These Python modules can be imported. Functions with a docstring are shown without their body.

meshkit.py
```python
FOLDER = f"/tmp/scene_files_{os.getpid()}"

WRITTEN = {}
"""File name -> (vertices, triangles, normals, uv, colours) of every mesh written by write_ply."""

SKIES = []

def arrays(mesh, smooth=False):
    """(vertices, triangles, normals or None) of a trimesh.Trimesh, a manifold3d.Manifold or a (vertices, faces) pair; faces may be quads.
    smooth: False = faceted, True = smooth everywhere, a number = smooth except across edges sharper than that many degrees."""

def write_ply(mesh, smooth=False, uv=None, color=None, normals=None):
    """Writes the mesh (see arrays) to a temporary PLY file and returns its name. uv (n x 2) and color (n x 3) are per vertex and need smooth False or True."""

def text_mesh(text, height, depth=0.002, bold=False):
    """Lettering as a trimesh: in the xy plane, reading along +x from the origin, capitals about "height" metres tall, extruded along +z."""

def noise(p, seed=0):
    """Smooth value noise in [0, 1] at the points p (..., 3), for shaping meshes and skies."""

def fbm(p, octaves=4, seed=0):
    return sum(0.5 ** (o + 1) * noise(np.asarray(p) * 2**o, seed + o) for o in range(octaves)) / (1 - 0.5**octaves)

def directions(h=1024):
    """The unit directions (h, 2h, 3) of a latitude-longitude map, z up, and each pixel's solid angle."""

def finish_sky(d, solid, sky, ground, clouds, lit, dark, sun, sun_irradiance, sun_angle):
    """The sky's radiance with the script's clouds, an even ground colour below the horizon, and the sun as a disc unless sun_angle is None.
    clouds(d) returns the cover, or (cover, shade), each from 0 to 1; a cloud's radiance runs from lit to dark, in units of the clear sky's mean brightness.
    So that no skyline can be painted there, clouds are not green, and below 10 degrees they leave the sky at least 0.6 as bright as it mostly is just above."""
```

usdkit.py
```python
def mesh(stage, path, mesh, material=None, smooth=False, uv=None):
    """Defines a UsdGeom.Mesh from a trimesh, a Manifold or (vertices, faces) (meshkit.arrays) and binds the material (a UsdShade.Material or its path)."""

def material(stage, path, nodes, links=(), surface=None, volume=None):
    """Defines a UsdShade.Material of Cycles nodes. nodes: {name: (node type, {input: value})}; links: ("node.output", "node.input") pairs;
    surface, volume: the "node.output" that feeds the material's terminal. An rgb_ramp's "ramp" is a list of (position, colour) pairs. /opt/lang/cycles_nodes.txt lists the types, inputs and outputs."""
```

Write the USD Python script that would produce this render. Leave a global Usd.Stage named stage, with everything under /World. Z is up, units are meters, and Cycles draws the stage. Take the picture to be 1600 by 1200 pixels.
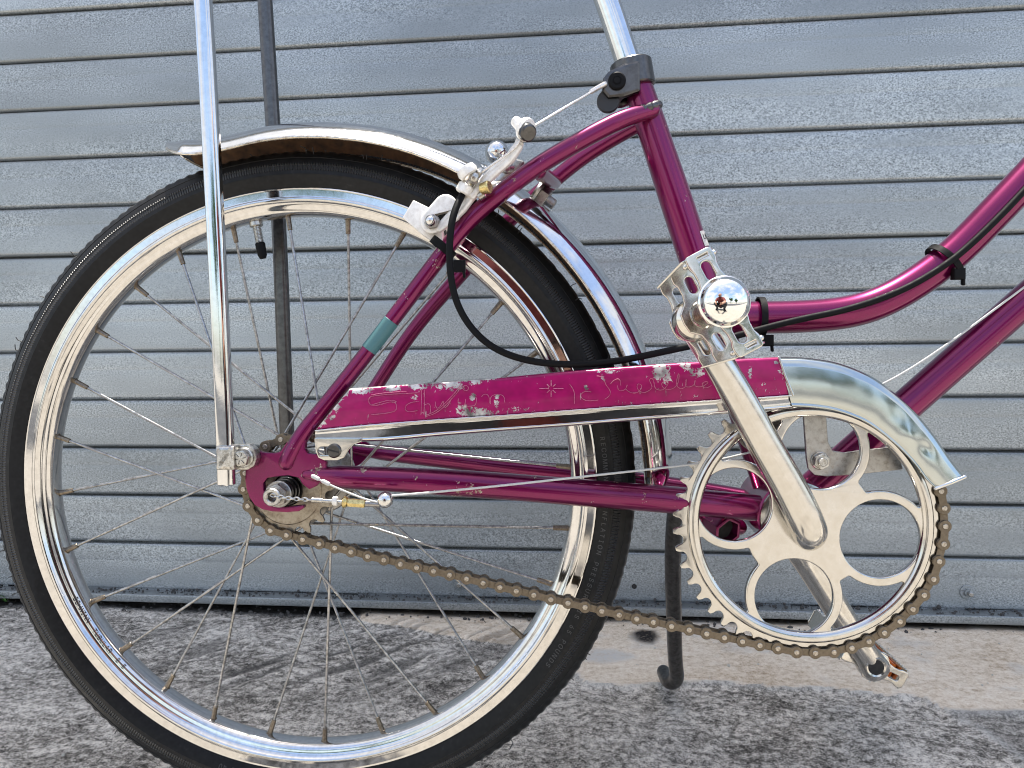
import math, numpy as np, trimesh, usdkit, meshkit
from pxr import Usd, UsdGeom, UsdLux, UsdShade, Gf, Sdf, Vt
from shapely.geometry import Polygon, Point, LineString, box as sbox
from shapely.ops import unary_union
import mapbox_earcut as earcut

stage = Usd.Stage.CreateInMemory()
UsdGeom.SetStageUpAxis(stage, UsdGeom.Tokens.z); UsdGeom.SetStageMetersPerUnit(stage, 1.0)
world = UsdGeom.Xform.Define(stage, '/World'); stage.SetDefaultPrim(world.GetPrim())
rng = np.random.RandomState(7)

# ------------------------------------------------------------------ camera
CAM_H, FPX = 0.3626, 1202.0
yaw, pitch, roll = math.radians(6.1023), math.radians(2.5488), math.radians(-0.5628)
_r = np.array([math.cos(yaw), math.sin(yaw), 0.]); _f = np.array([-math.sin(yaw), math.cos(yaw), 0.]); _u = np.array([0, 0, 1.])
CF = _f*math.cos(pitch) - _u*math.sin(pitch); _u2 = _u*math.cos(pitch) + _f*math.sin(pitch)
CR = _r*math.cos(roll) + _u2*math.sin(roll); CU = _u2*math.cos(roll) - _r*math.sin(roll)
CAM = np.array([0, 0, CAM_H])
EXPOSURE = 1.94
cam = UsdGeom.Camera.Define(stage, '/World/camera')
m = Gf.Matrix4d(*CR, 0, *CU, 0, *(-CF), 0, *CAM, 1)
cam.AddTransformOp().Set(m)
cam.CreateHorizontalApertureAttr(36.0); cam.CreateVerticalApertureAttr(27.0); cam.CreateFocalLengthAttr(36.0*FPX/1600)
cam.CreateClippingRangeAttr(Gf.Vec2f(0.01, 500)); cam.CreateExposureAttr(EXPOSURE)
cam.CreateFStopAttr(0.0)

# ------------------------------------------------------------------ sky and sun (a high sun just behind the shop: the shutter and the strip of ground before it lie in shade)
SUN_EL, SUN_AZ = math.radians(80.8), math.radians(-18)       # azimuth = atan2(x, y)
sun_dir = np.array([math.sin(SUN_AZ)*math.cos(SUN_EL), math.cos(SUN_AZ)*math.cos(SUN_EL), math.sin(SUN_EL)])
sky_mat = usdkit.material(stage, '/World/Looks/sky', {
    "sky": ("sky_texture", {"sky_type": "single_scattering", "sun_disc": False, "sun_elevation": SUN_EL, "sun_rotation": SUN_AZ, "aerosol_density": 2.2}),
    "tc": ("texture_coordinate", {}),
    "map": ("mapping", {"scale": (1.0, 1.0, 2.2)}),
    "n": ("noise_texture", {"scale": 2.3, "detail": 7.0, "roughness": 0.58, "distortion": 0.25}),
    "ramp": ("rgb_ramp", {"ramp": [(0.0, (0, 0, 0)), (0.44, (0, 0, 0)), (0.60, (0.85, 0.85, 0.85)), (1.0, (1, 1, 1))]}),
    "cloud": ("mix", {"mix_type": "mix", "color2": (3.4, 3.35, 3.3)}),
    "bg": ("background_shader", {"strength": 0.10}),
}, [("tc.generated", "map.vector"), ("map.vector", "n.vector"), ("n.fac", "ramp.fac"), ("ramp.color", "cloud.fac"),
    ("sky.color", "cloud.color1"), ("cloud.color", "bg.color")], surface="bg.background")
dome = UsdLux.DomeLight.Define(stage, '/World/sky')
UsdShade.MaterialBindingAPI.Apply(dome.GetPrim()).Bind(sky_mat)
dome.GetPrim().SetCustomDataByKey('kind', 'structure')
sun = UsdLux.DistantLight.Define(stage, '/World/sun')
sun.CreateNormalizeAttr(True); sun.CreateIntensityAttr(0.75); sun.CreateAngleAttr(0.53); sun.CreateColorAttr(Gf.Vec3f(1, 0.95, 0.87))
_z = sun_dir; _x = np.cross([0, 0, 1.], _z); _x /= np.linalg.norm(_x); _y = np.cross(_z, _x)
sun.AddTransformOp().Set(Gf.Matrix4d(*_x, 0, *_y, 0, *_z, 0, 0, 0, 10, 1))

# ------------------------------------------------------------------ frames: pixels of the 1600 x 1200 survey -> points of the bicycle
WALL_Y = 1.055
TL, TY = 0.01181299, 0.02812512
EX = np.array([1, TY, 0]); EX /= np.linalg.norm(EX)
EN = np.array([-TY, 1, -TL]); EN /= np.linalg.norm(EN)
EZ = np.cross(EX, EN)
TR = 0.2588                                                  # tyre radius
HUB = np.array([-0.23005467, 0.59443782, -0.1038115 + CAM_H])
BASE = HUB - EZ*TR
def ray(px, py): return ((px-800)/FPX)*CR + ((600-py)/FPX)*CU + CF
def P(px, py, d):
    q = ray(px, py); t = ((HUB-CAM) @ EN + d)/(q @ EN)
    w = CAM + q*t - BASE
    return np.array([w @ EX, w @ EN, w @ EZ])
def SC(px, py, d):
    a = P(px, py, d); w = BASE + a[0]*EX + a[1]*EN + a[2]*EZ
    return FPX/((w-CAM) @ CF)                                # pixels per metre there
def PP(pts): return np.array([P(*p) for p in pts])
def on_ground(px, py, z=0.0):
    q = ray(px, py); t = (z-CAM_H)/q[2]
    return (CAM + q*t)[:2]

# ------------------------------------------------------------------ naming
used = {}
def free(path):
    n = used.get(path, -1) + 1; used[path] = n
    return path if n == 0 else f'{path}_{n:03d}'
def path_of(parent): return '/World' if parent is None else str(parent.GetPath())
def xform(name, parent=None, matrix=None):
    x = UsdGeom.Xform.Define(stage, free(path_of(parent)+'/'+name))
    if matrix is not None: x.AddTransformOp().Set(matrix)
    return x.GetPrim()
def obj(name, mesh, mat, parent=None, smooth=35, label=None):
    p = usdkit.mesh(stage, free(path_of(parent)+'/'+name), mesh, mat, smooth=smooth).GetPrim()
    if label: p.SetCustomDataByKey('label', label)
    return p
def tag(p, label=None, cat=None, group=None, kind=None):
    for k, v in (('label', label), ('category', cat), ('group', group), ('kind', kind)):
        if v: p.SetCustomDataByKey(k, v)
    return p
def primvar(prim, name, values):
    UsdGeom.PrimvarsAPI(prim).CreatePrimvar(name, Sdf.ValueTypeNames.FloatArray, 'vertex').Set(Vt.FloatArray.FromNumpy(np.asarray(values, np.float32)))

# ------------------------------------------------------------------ geometry helpers; every one returns (vertices, triangles)
def join(*ms):
    V, F, n = [], [], 0
    for v, f in ms:
        V.append(np.asarray(v, float)); F.append(np.asarray(f, int)+n); n += len(v)
    return np.vstack(V), np.vstack(F)
def grid_faces(nu, nv, wrap_u=False, wrap_v=False):
    iu = np.arange(nu if wrap_u else nu-1); iv = np.arange(nv if wrap_v else nv-1)
    a, b = np.meshgrid(iu, iv, indexing='ij'); a, b = a.ravel(), b.ravel()
    a2, b2 = (a+1) % nu, (b+1) % nv
    q = np.stack([a*nv+b, a2*nv+b, a2*nv+b2, a*nv+b2], 1)
    return np.vstack([q[:, [0, 1, 2]], q[:, [0, 2, 3]]])
def spline(pts, step=0.004, closed=False):
    p = np.asarray(pts, float)
    if len(p) == 2:
        k = max(2, int(np.linalg.norm(p[1]-p[0])/step)+1); t = np.linspace(0, 1, k)[:, None]
        return p[0]*(1-t)+p[1]*t
    from scipy.interpolate import CubicSpline, PchipInterpolator
    if closed: p = np.vstack([p, p[:1]])
    s = np.r_[0, np.cumsum(np.sqrt(np.maximum(np.linalg.norm(np.diff(p[:, :], axis=0), axis=1), 1e-9)))]
    c = CubicSpline(s, p, bc_type='periodic' if closed else 'natural')
    L = np.linalg.norm(np.diff(p, axis=0), axis=1).sum(); k = max(4, int(L/step)+1)
    q = c(np.linspace(0, s[-1], k))
    return q[:-1] if closed else q
def sweep(path, rad, n=16, side=None, power=2.0, caps='round', twist=None):
    """Tube along path. rad: number, (a, b) half axes (a along side), or one row per point."""
    p = np.asarray(path, float); k = len(p)
    rad = np.asarray(rad, float)
    if rad.ndim == 0: rad = np.full((k, 2), rad)
    elif rad.ndim == 1 and len(rad) == 2 and k != 2: rad = np.tile(rad, (k, 1))
    elif rad.ndim == 1: rad = np.stack([rad, rad], 1) if len(rad) == k else np.tile(rad, (k, 1))
    t = np.gradient(p, axis=0); t /= np.linalg.norm(t, axis=1, keepdims=True)
    a = np.array(side if side is not None else ([0, 1, 0] if abs(t[0][1]) < 0.9 else [1, 0, 0]), float)
    A, B = [], []
    for i in range(k):
        src = np.array(side, float) if side is not None else a
        a = src - t[i]*(src @ t[i]); a /= np.linalg.norm(a); A.append(a); B.append(np.cross(t[i], a))
    A, B = np.array(A), np.array(B)
    if caps == 'round':
        e = []
        for i, sgn in ((0, -1), (k-1, 1)):
            rr = rad[i].min(); rings = []
            for w in (0.35, 0.65, 0.88, 0.985):
                rings.append((p[i]+sgn*t[i]*rr*w, rad[i]*math.sqrt(max(0, 1-w*w)), A[i], B[i]))
            e.append(rings)
        pre, post = e[0][::-1], e[1]
    elif caps == 'flat':
        c = 0.18
        pre = [(p[0]+t[0]*0, rad[0]*(1-c), A[0], B[0])]; post = [(p[-1], rad[-1]*(1-c), A[-1], B[-1])]
        p = p.copy(); p[0] = p[0]+t[0]*rad[0].min()*c; p[-1] = p[-1]-t[-1]*rad[-1].min()*c
    else: pre, post = [], []
    rings = pre + [(p[i], rad[i], A[i], B[i]) for i in range(k)] + post
    th = np.linspace(0, 2*math.pi, n, endpoint=False); ct, st = np.cos(th), np.sin(th)
    if power != 2.0:
        ct, st = np.sign(ct)*np.abs(ct)**(2/power), np.sign(st)*np.abs(st)**(2/power)
    V = np.vstack([c + (ct[:, None]*r[0]*aa + st[:, None]*r[1]*bb) for c, r, aa, bb in rings])
    F = grid_faces(len(rings), n, wrap_v=True)
    if caps:
        V = np.vstack([V, rings[0][0], rings[-1][0]]); c0, c1 = len(V)-2, len(V)-1; j = np.arange(n); last = (len(rings)-1)*n
        F = np.vstack([F[:, ::-1], np.stack([np.full(n, c0), j, (j+1) % n], 1)[:, ::-1]*1, np.stack([np.full(n, c1), last+(j+1) % n, last+j], 1)[:, ::-1]])
    return V, F
def frame_of(axis):
    w = np.asarray(axis, float); w = w/np.linalg.norm(w)
    u = np.array([1., 0, 0]) if abs(w[0]) < 0.8 else np.array([0, 0, 1.])
    u = u - w*(u @ w); u /= np.linalg.norm(u)
    return u, np.cross(w, u), w
def lathe(profile, centre=(0, 0, 0), axis=(0, 1, 0), n=64, closed=False, jitter=None):
    """profile: rows (radius, distance along axis)."""
    pr = np.asarray(profile, float); u, v, w = frame_of(axis)
    th = np.linspace(0, 2*math.pi, n, endpoint=False)
    d = np.cos(th)[:, None]*u + np.sin(th)[:, None]*v
    V = (np.asarray(centre, float) + d[:, None, :]*pr[None, :, :1] + w*pr[None, :, 1:2]).reshape(-1, 3)
    F = grid_faces(n, len(pr), wrap_u=True, wrap_v=closed)
    return V, F
def ring2(pts, step=None):
    return np.asarray(pts, float)
def inset_ring(r, c):
    a = np.roll(r, 1, 0); b = np.roll(r, -1, 0)
    e1 = r-a; e2 = b-r
    e1 /= np.maximum(np.linalg.norm(e1, axis=1, keepdims=True), 1e-12); e2 /= np.maximum(np.linalg.norm(e2, axis=1, keepdims=True), 1e-12)
    n1 = np.stack([-e1[:, 1], e1[:, 0]], 1); n2 = np.stack([-e2[:, 1], e2[:, 0]], 1)
    b_ = n1+n2; l = np.linalg.norm(b_, axis=1, keepdims=True); b_ /= np.maximum(l, 1e-9)
    k = 1/np.maximum((b_*n1).sum(1, keepdims=True), 0.5)
    return r + b_*c*k
def plate(poly, depth, bevel=0.0006, origin=(0, 0, 0), u=(1, 0, 0), v=(0, 0, 1), w=(0, 1, 0), back_bevel=None, steps=2, dome=None):
    """A shapely polygon (in u, v) given thickness from depth[0] to depth[1] along w with rounded rims."""
    origin, u, v, w = (np.asarray(x, float) for x in (origin, u, v, w))
    if poly.geom_type != 'Polygon':
        return join(*[plate(g, depth, bevel, origin, u, v, w, back_bevel, steps) for g in poly.geoms])
    bb = bevel if back_bevel is None else back_bevel
    rings = []
    for i, g in enumerate([poly.exterior, *poly.interiors]):
        r = np.array(g.coords)[:-1]
        area = 0.5*np.sum(r[:, 0]*np.roll(r[:, 1], -1)-np.roll(r[:, 0], -1)*r[:, 1])
        if (area > 0) != (i == 0): r = r[::-1]
        rings.append(r)
    prof = []
    for k in range(steps+1):
        th = math.pi/2*k/steps; prof.append((bevel*(1-math.sin(th)), depth[0]+bevel*(1-math.cos(th))))
    for k in range(steps+1):
        th = math.pi/2*k/steps; prof.append((bb*(1-math.cos(th)), depth[1]-bb*(1-math.sin(th))))
    V, F, n = [], [], 0
    def place(q, d): return origin + q[:, :1]*u + q[:, 1:2]*v + w*d
    caps = {0: [], len(prof)-1: []}
    for r in rings:
        k = len(r); base = n
        for j, (c, d) in enumerate(prof):
            q = inset_ring(r, c) if c > 0 else r
            V.append(place(q, d)); 
            if j in caps: caps[j].append((q, n))
            n += k
        f = grid_faces(len(prof), k, wrap_v=True) + base
        F.append(f)
    for j, parts in caps.items():
        flat = np.vstack([q for q, _ in parts]); ends = np.cumsum([len(q) for q, _ in parts]).astype(np.uint32)
        tri = earcut.triangulate_float64(flat, ends).reshape(-1, 3).astype(int)
        idx = np.concatenate([np.arange(len(q))+s for q, s in parts])
        t = idx[tri]
        F.append(t if j == 0 else t[:, ::-1])
    V, F = np.vstack(V), np.vstack(F)
    m = trimesh.Trimesh(V, F, process=False)
    if m.volume < 0: F = F[:, ::-1]
    return V, F
def fix(m):
    t = trimesh.Trimesh(np.asarray(m[0]), np.asarray(m[1]), process=False)
    return (m[0], m[1][:, ::-1]) if t.volume < 0 else m
def smooth_poly(pts, r=0.0008, res=6):
    p = Polygon(pts).buffer(0)
    return p.buffer(r, res).buffer(-2*r, res).buffer(r, res)
def px_poly(pts, d, r=0.0008): return smooth_poly([(q[0], q[2]) for q in PP([(x, y, d) for x, y in pts])], r)
def disc(c, axis, r, h, n=24, bevel=0.0005, r2=None):
    r2 = r if r2 is None else r2
    return fix(lathe([(1e-6, 0), (r-bevel, 0), (r, bevel), (r2, h-bevel), (r2-bevel, h), (1e-6, h)], c, axis, n))
def hexnut(c, axis, r, h, turn=0.0, bevel=0.0008):
    u, v, w = frame_of(axis)
    a = np.arange(6)*math.pi/3+turn
    return plate(Polygon(np.stack([np.cos(a), np.sin(a)], 1)*r), (0, h), bevel, c, u, v, w)
def dome_cap(c, axis, r, h, n=32, k=8):
    th = np.linspace(0, math.pi/2, k)
    return fix(lathe([(1e-6, 0)]+[(r*math.cos(t), h*math.sin(t)) for t in th[:-1]]+[(1e-6, h)], c, axis, n))
def box3(lo, hi, bevel=0.001):
    return plate(sbox(lo[0], lo[2], hi[0], hi[2]), (lo[1], hi[1]), bevel)

# ------------------------------------------------------------------ materials
L = '/World/Looks/'
def metal(name, color, rough, dark=None, spot=0.35, scale=180.0, bumpy=0.02, metallic=1.0, dirt=(0.12, 0.08, 0.05), dirt_at=0.62, dirt_soft=0.06, aniso=0.0):
    """Metal with pits and stains that keep their place on the object."""
    dark = tuple(0.72*c for c in color) if dark is None else dark
    return usdkit.material(stage, L+name, {
        "tc": ("texture_coordinate", {}),
        "n1": ("noise_texture", {"scale": scale, "detail": 5.0, "roughness": 0.65}),
        "n2": ("noise_texture", {"scale": scale*0.16, "detail": 6.0, "roughness": 0.7}),
        "n3": ("noise_texture", {"scale": scale*3.2, "detail": 3.0}),
        "c1": ("rgb_ramp", {"ramp": [(0.3, dark), (0.6, color)]}),
        "dm": ("rgb_ramp", {"ramp": [(max(0, dirt_at-dirt_soft), (0, 0, 0)), (min(1, dirt_at+dirt_soft), (1, 1, 1))]}),
        "mul": ("math", {"math_type": "multiply"}),
        "rr": ("map_range", {"from_min": 0.3, "from_max": 0.75, "to_min": rough, "to_max": rough+spot*0.6, "clamp": True}),
        "dr": ("mix", {"mix_type": "mix"}),
        "col": ("mix", {"mix_type": "mix", "color2": dirt}),
        "met": ("map_range", {"from_min": 0.0, "from_max": 1.0, "to_min": metallic, "to_max": 0.15, "clamp": True}),
        "rg": ("map_range", {"from_min": 0.0, "from_max": 1.0, "to_min": 0.0, "to_max": 0.45, "clamp": True}),
        "add": ("math", {"math_type": "add", "use_clamp": True}),
        "b": ("bump", {"strength": bumpy, "distance": 0.002}),
        "p": ("principled_bsdf", {"anisotropic": aniso}),
    }, [("tc.object", "n1.vector"), ("tc.object", "n2.vector"), ("tc.object", "n3.vector"), ("n1.fac", "c1.fac"), ("n2.fac", "dm.fac"),
        ("dm.color", "mul.value1"), ("n1.fac", "mul.value2"), ("n1.fac", "rr.value"), ("mul.value", "col.fac"), ("c1.color", "col.color1"),
        ("mul.value", "met.value"), ("mul.value", "rg.value"), ("rr.result", "add.value1"), ("rg.result", "add.value2"),
        ("n1.fac", "b.height"), ("b.normal", "p.normal"), ("col.color", "p.base_color"), ("met.result", "p.metallic"), ("add.value", "p.roughness")], surface="p.BSDF")
chrome = metal('chrome', (0.68, 0.68, 0.675), 0.045, (0.60, 0.60, 0.595), 0.08, 220, 0.008, dirt=(0.25, 0.19, 0.13), dirt_at=0.82, dirt_soft=0.10)
chrome_soft = metal('chrome_soft', (0.50, 0.53, 0.51), 0.15, (0.47, 0.50, 0.48), 0.04, 200, 0.004, dirt=(0.25, 0.19, 0.13), dirt_at=0.85, dirt_soft=0.10)
chrome_rim = metal('chrome_rim', (0.66, 0.65, 0.635), 0.06, (0.55, 0.54, 0.525), 0.04, 260, 0.005, dirt=(0.22, 0.17, 0.12), dirt_at=0.82, dirt_soft=0.10)
chrome_worn = metal('chrome_worn', (0.62, 0.605, 0.575), 0.12, (0.54, 0.52, 0.48), 0.14, 160, 0.008, dirt=(0.26, 0.18, 0.11), dirt_at=0.80, dirt_soft=0.16)
chrome_rust = metal('chrome_rust', (0.72, 0.68, 0.60), 0.07, (0.42, 0.34, 0.24), 0.25, 240, 0.03, dirt=(0.16, 0.08, 0.04), dirt_at=0.58, dirt_soft=0.12)
steel_dark = metal('dark_steel', (0.115, 0.112, 0.11), 0.26, (0.085, 0.082, 0.08), 0.1, 200, 0.01, dirt=(0.09, 0.05, 0.035), dirt_at=0.80)
steel_grey = metal('grey_steel', (0.42, 0.41, 0.39), 0.28, (0.27, 0.25, 0.23), 0.3, 240, 0.04, dirt=(0.14, 0.06, 0.035), dirt_at=0.64)
zinc = metal('zinc_bolt', (0.55, 0.54, 0.51), 0.22, (0.30, 0.28, 0.25), 0.3, 400, 0.05, dirt=(0.14, 0.08, 0.05), dirt_at=0.64)
brass = metal('brass', (0.72, 0.58, 0.26), 0.22, (0.45, 0.34, 0.14), 0.3, 500, 0.04)
nipple_mat = metal('nipple_brass', (0.26, 0.22, 0.17), 0.32, (0.13, 0.10, 0.075), 0.3, 500, 0.05)
spoke_mat = metal('spoke_steel', (0.42, 0.42, 0.42), 0.22, (0.20, 0.195, 0.19), 0.25, 260, 0.03, dirt=(0.12, 0.08, 0.05), dirt_at=0.60, dirt_soft=0.12)
chain_mat = metal('chain_brown', (0.165, 0.132, 0.092), 0.36, (0.105, 0.082, 0.057), 0.2, 500, 0.05, metallic=0.75)
pin_mat = metal('chain_pin', (0.50, 0.46, 0.40), 0.26, (0.26, 0.22, 0.18), 0.3, 900, 0.05)
sprocket_mat = metal('sprocket_steel', (0.34, 0.30, 0.24), 0.28, (0.19, 0.155, 0.12), 0.25, 240, 0.06)
cast_white = metal('brake_alloy', (0.78, 0.76, 0.72), 0.38, (0.62, 0.59, 0.54), 0.3, 260, 0.05, metallic=0.25, dirt=(0.24, 0.13, 0.07), dirt_at=0.68)
cable_steel = metal('cable_steel', (0.80, 0.77, 0.72), 0.3, (0.5, 0.47, 0.42), 0.2, 900, 0.05, metallic=0.7)

def painted(name, base, flake, rough, chip_at=0.74, coat=1.0, metallic=0.55):
    return usdkit.material(stage, L+name, {
        "tc": ("texture_coordinate", {}),
        "n1": ("noise_texture", {"scale": 75.0, "detail": 4.0, "roughness": 0.6}),
        "n2": ("noise_texture", {"scale": 430.0, "detail": 5.0, "roughness": 0.7}),
        "n4": ("noise_texture", {"scale": 18.0, "detail": 3.0}),
        "n5": ("noise_texture", {"scale": 2600.0, "detail": 1.0}),
        "a": ("math", {"math_type": "multiply_add", "value2": 0.42}),
        "cm": ("rgb_ramp", {"ramp": [(0.0, (0, 0, 0)), (chip_at, (0, 0, 0)), (chip_at+0.012, (1, 1, 1)), (1, (1, 1, 1))]}),
        "cc": ("rgb_ramp", {"ramp": [(0.35, (0.06, 0.03, 0.025)), (0.55, (0.22, 0.14, 0.10)), (0.75, (0.55, 0.50, 0.46))]}),
        "v": ("rgb_ramp", {"ramp": [(0.3, tuple(0.82*c for c in base)), (0.7, base)]}),
        "fl": ("mix", {"mix_type": "mix", "color2": flake}),
        "fr": ("map_range", {"from_min": 0.52, "from_max": 0.75, "to_min": 0.0, "to_max": 0.35, "clamp": True}),
        "col": ("mix", {"mix_type": "mix"}),
        "inv": ("math", {"math_type": "subtract", "value1": 1.0}),
        "met": ("math", {"math_type": "multiply", "value2": metallic}),
        "ro": ("map_range", {"from_min": 0.0, "from_max": 1.0, "to_min": 0.03, "to_max": 0.14}),
        "b": ("bump", {"strength": 0.35, "distance": 0.0006, "invert": True}),
        "p": ("principled_bsdf", {"roughness": rough, "coat_ior": 1.36}),
    }, [("tc.object", "n1.vector"), ("tc.object", "n2.vector"), ("tc.object", "n4.vector"), ("tc.object", "n5.vector"),
        ("n2.fac", "a.value1"), ("n1.fac", "a.value3"), ("a.value", "cm.fac"), ("n2.fac", "cc.fac"), ("n4.fac", "v.fac"),
        ("n5.fac", "fr.value"), ("fr.result", "fl.fac"), ("v.color", "fl.color1"),
        ("cm.color", "col.fac"), ("fl.color", "col.color1"), ("cc.color", "col.color2"), ("cm.color", "inv.value2"), ("inv.value", "met.value1"),
        ("cm.color", "b.height"), ("b.normal", "p.normal"), ("n4.fac", "ro.value"), ("ro.result", "p.coat_roughness"),
        ("col.color", "p.base_color"), ("met.value", "p.metallic"), ("inv.value", "p.coat_weight")], surface="p.BSDF")
paint = painted('magenta_frame', (0.165, 0.0012, 0.060), (0.32, 0.008, 0.14), 0.26, 0.955, metallic=0.78)
paint_chipped = painted('magenta_frame_chipped', (0.165, 0.0012, 0.060), (0.32, 0.008, 0.14), 0.26, 0.885, metallic=0.78)

def plain(name, color, rough, spec=0.5, scale=300.0, vary=0.75, bumpy=0.15, metallic=0.0):
    return usdkit.material(stage, L+name, {
        "tc": ("texture_coordinate", {}), "n": ("noise_texture", {"scale": scale, "detail": 5.0, "roughness": 0.6}),
        "c": ("rgb_ramp", {"ramp": [(0.3, tuple(vary*x for x in color)), (0.7, color)]}),
        "r": ("map_range", {"from_min": 0.3, "from_max": 0.7, "to_min": rough*0.85, "to_max": min(1, rough*1.2)}),
        "b": ("bump", {"strength": bumpy, "distance": 0.0008}), "p": ("principled_bsdf", {"specular_ior_level": spec, "metallic": metallic}),
    }, [("tc.object", "n.vector"), ("n.fac", "c.fac"), ("c.color", "p.base_color"), ("n.fac", "r.value"), ("r.result", "p.roughness"), ("n.fac", "b.height"), ("b.normal", "p.normal")], surface="p.BSDF")
black_plastic = plain('black_plastic', (0.006, 0.006, 0.0065), 0.55, 0.10)
black_rubber = plain('black_rubber', (0.016, 0.016, 0.016), 0.5)
dark_hole = plain('dark_inside', (0.01, 0.009, 0.008), 0.8)
teal_tape = plain('teal_tape', (0.055, 0.15, 0.16), 0.5, scale=1500, vary=0.8)
white_cord = plain('white_cord', (0.50, 0.50, 0.485), 0.5, scale=900)
white_decal = plain('white_decal', (0.6, 0.58, 0.56), 0.4)
orange_reflector = plain('orange_reflector', (0.75, 0.16, 0.012), 0.18, scale=900, vary=0.6)
rust_inside = plain('rusty_inside', (0.20, 0.105, 0.05), 0.7, scale=120, vary=0.25, bumpy=0.4)
letter_metal = metal('worn_lettering', (0.50, 0.18, 0.27), 0.45, (0.30, 0.015, 0.10), 0.3, 700, 0.05, metallic=0.4)
rim_letter = plain('stamped_letter', (0.02, 0.02, 0.022), 0.6)
tyre_letter = plain('tyre_letter', (0.05, 0.05, 0.05), 0.38, scale=800)

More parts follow.
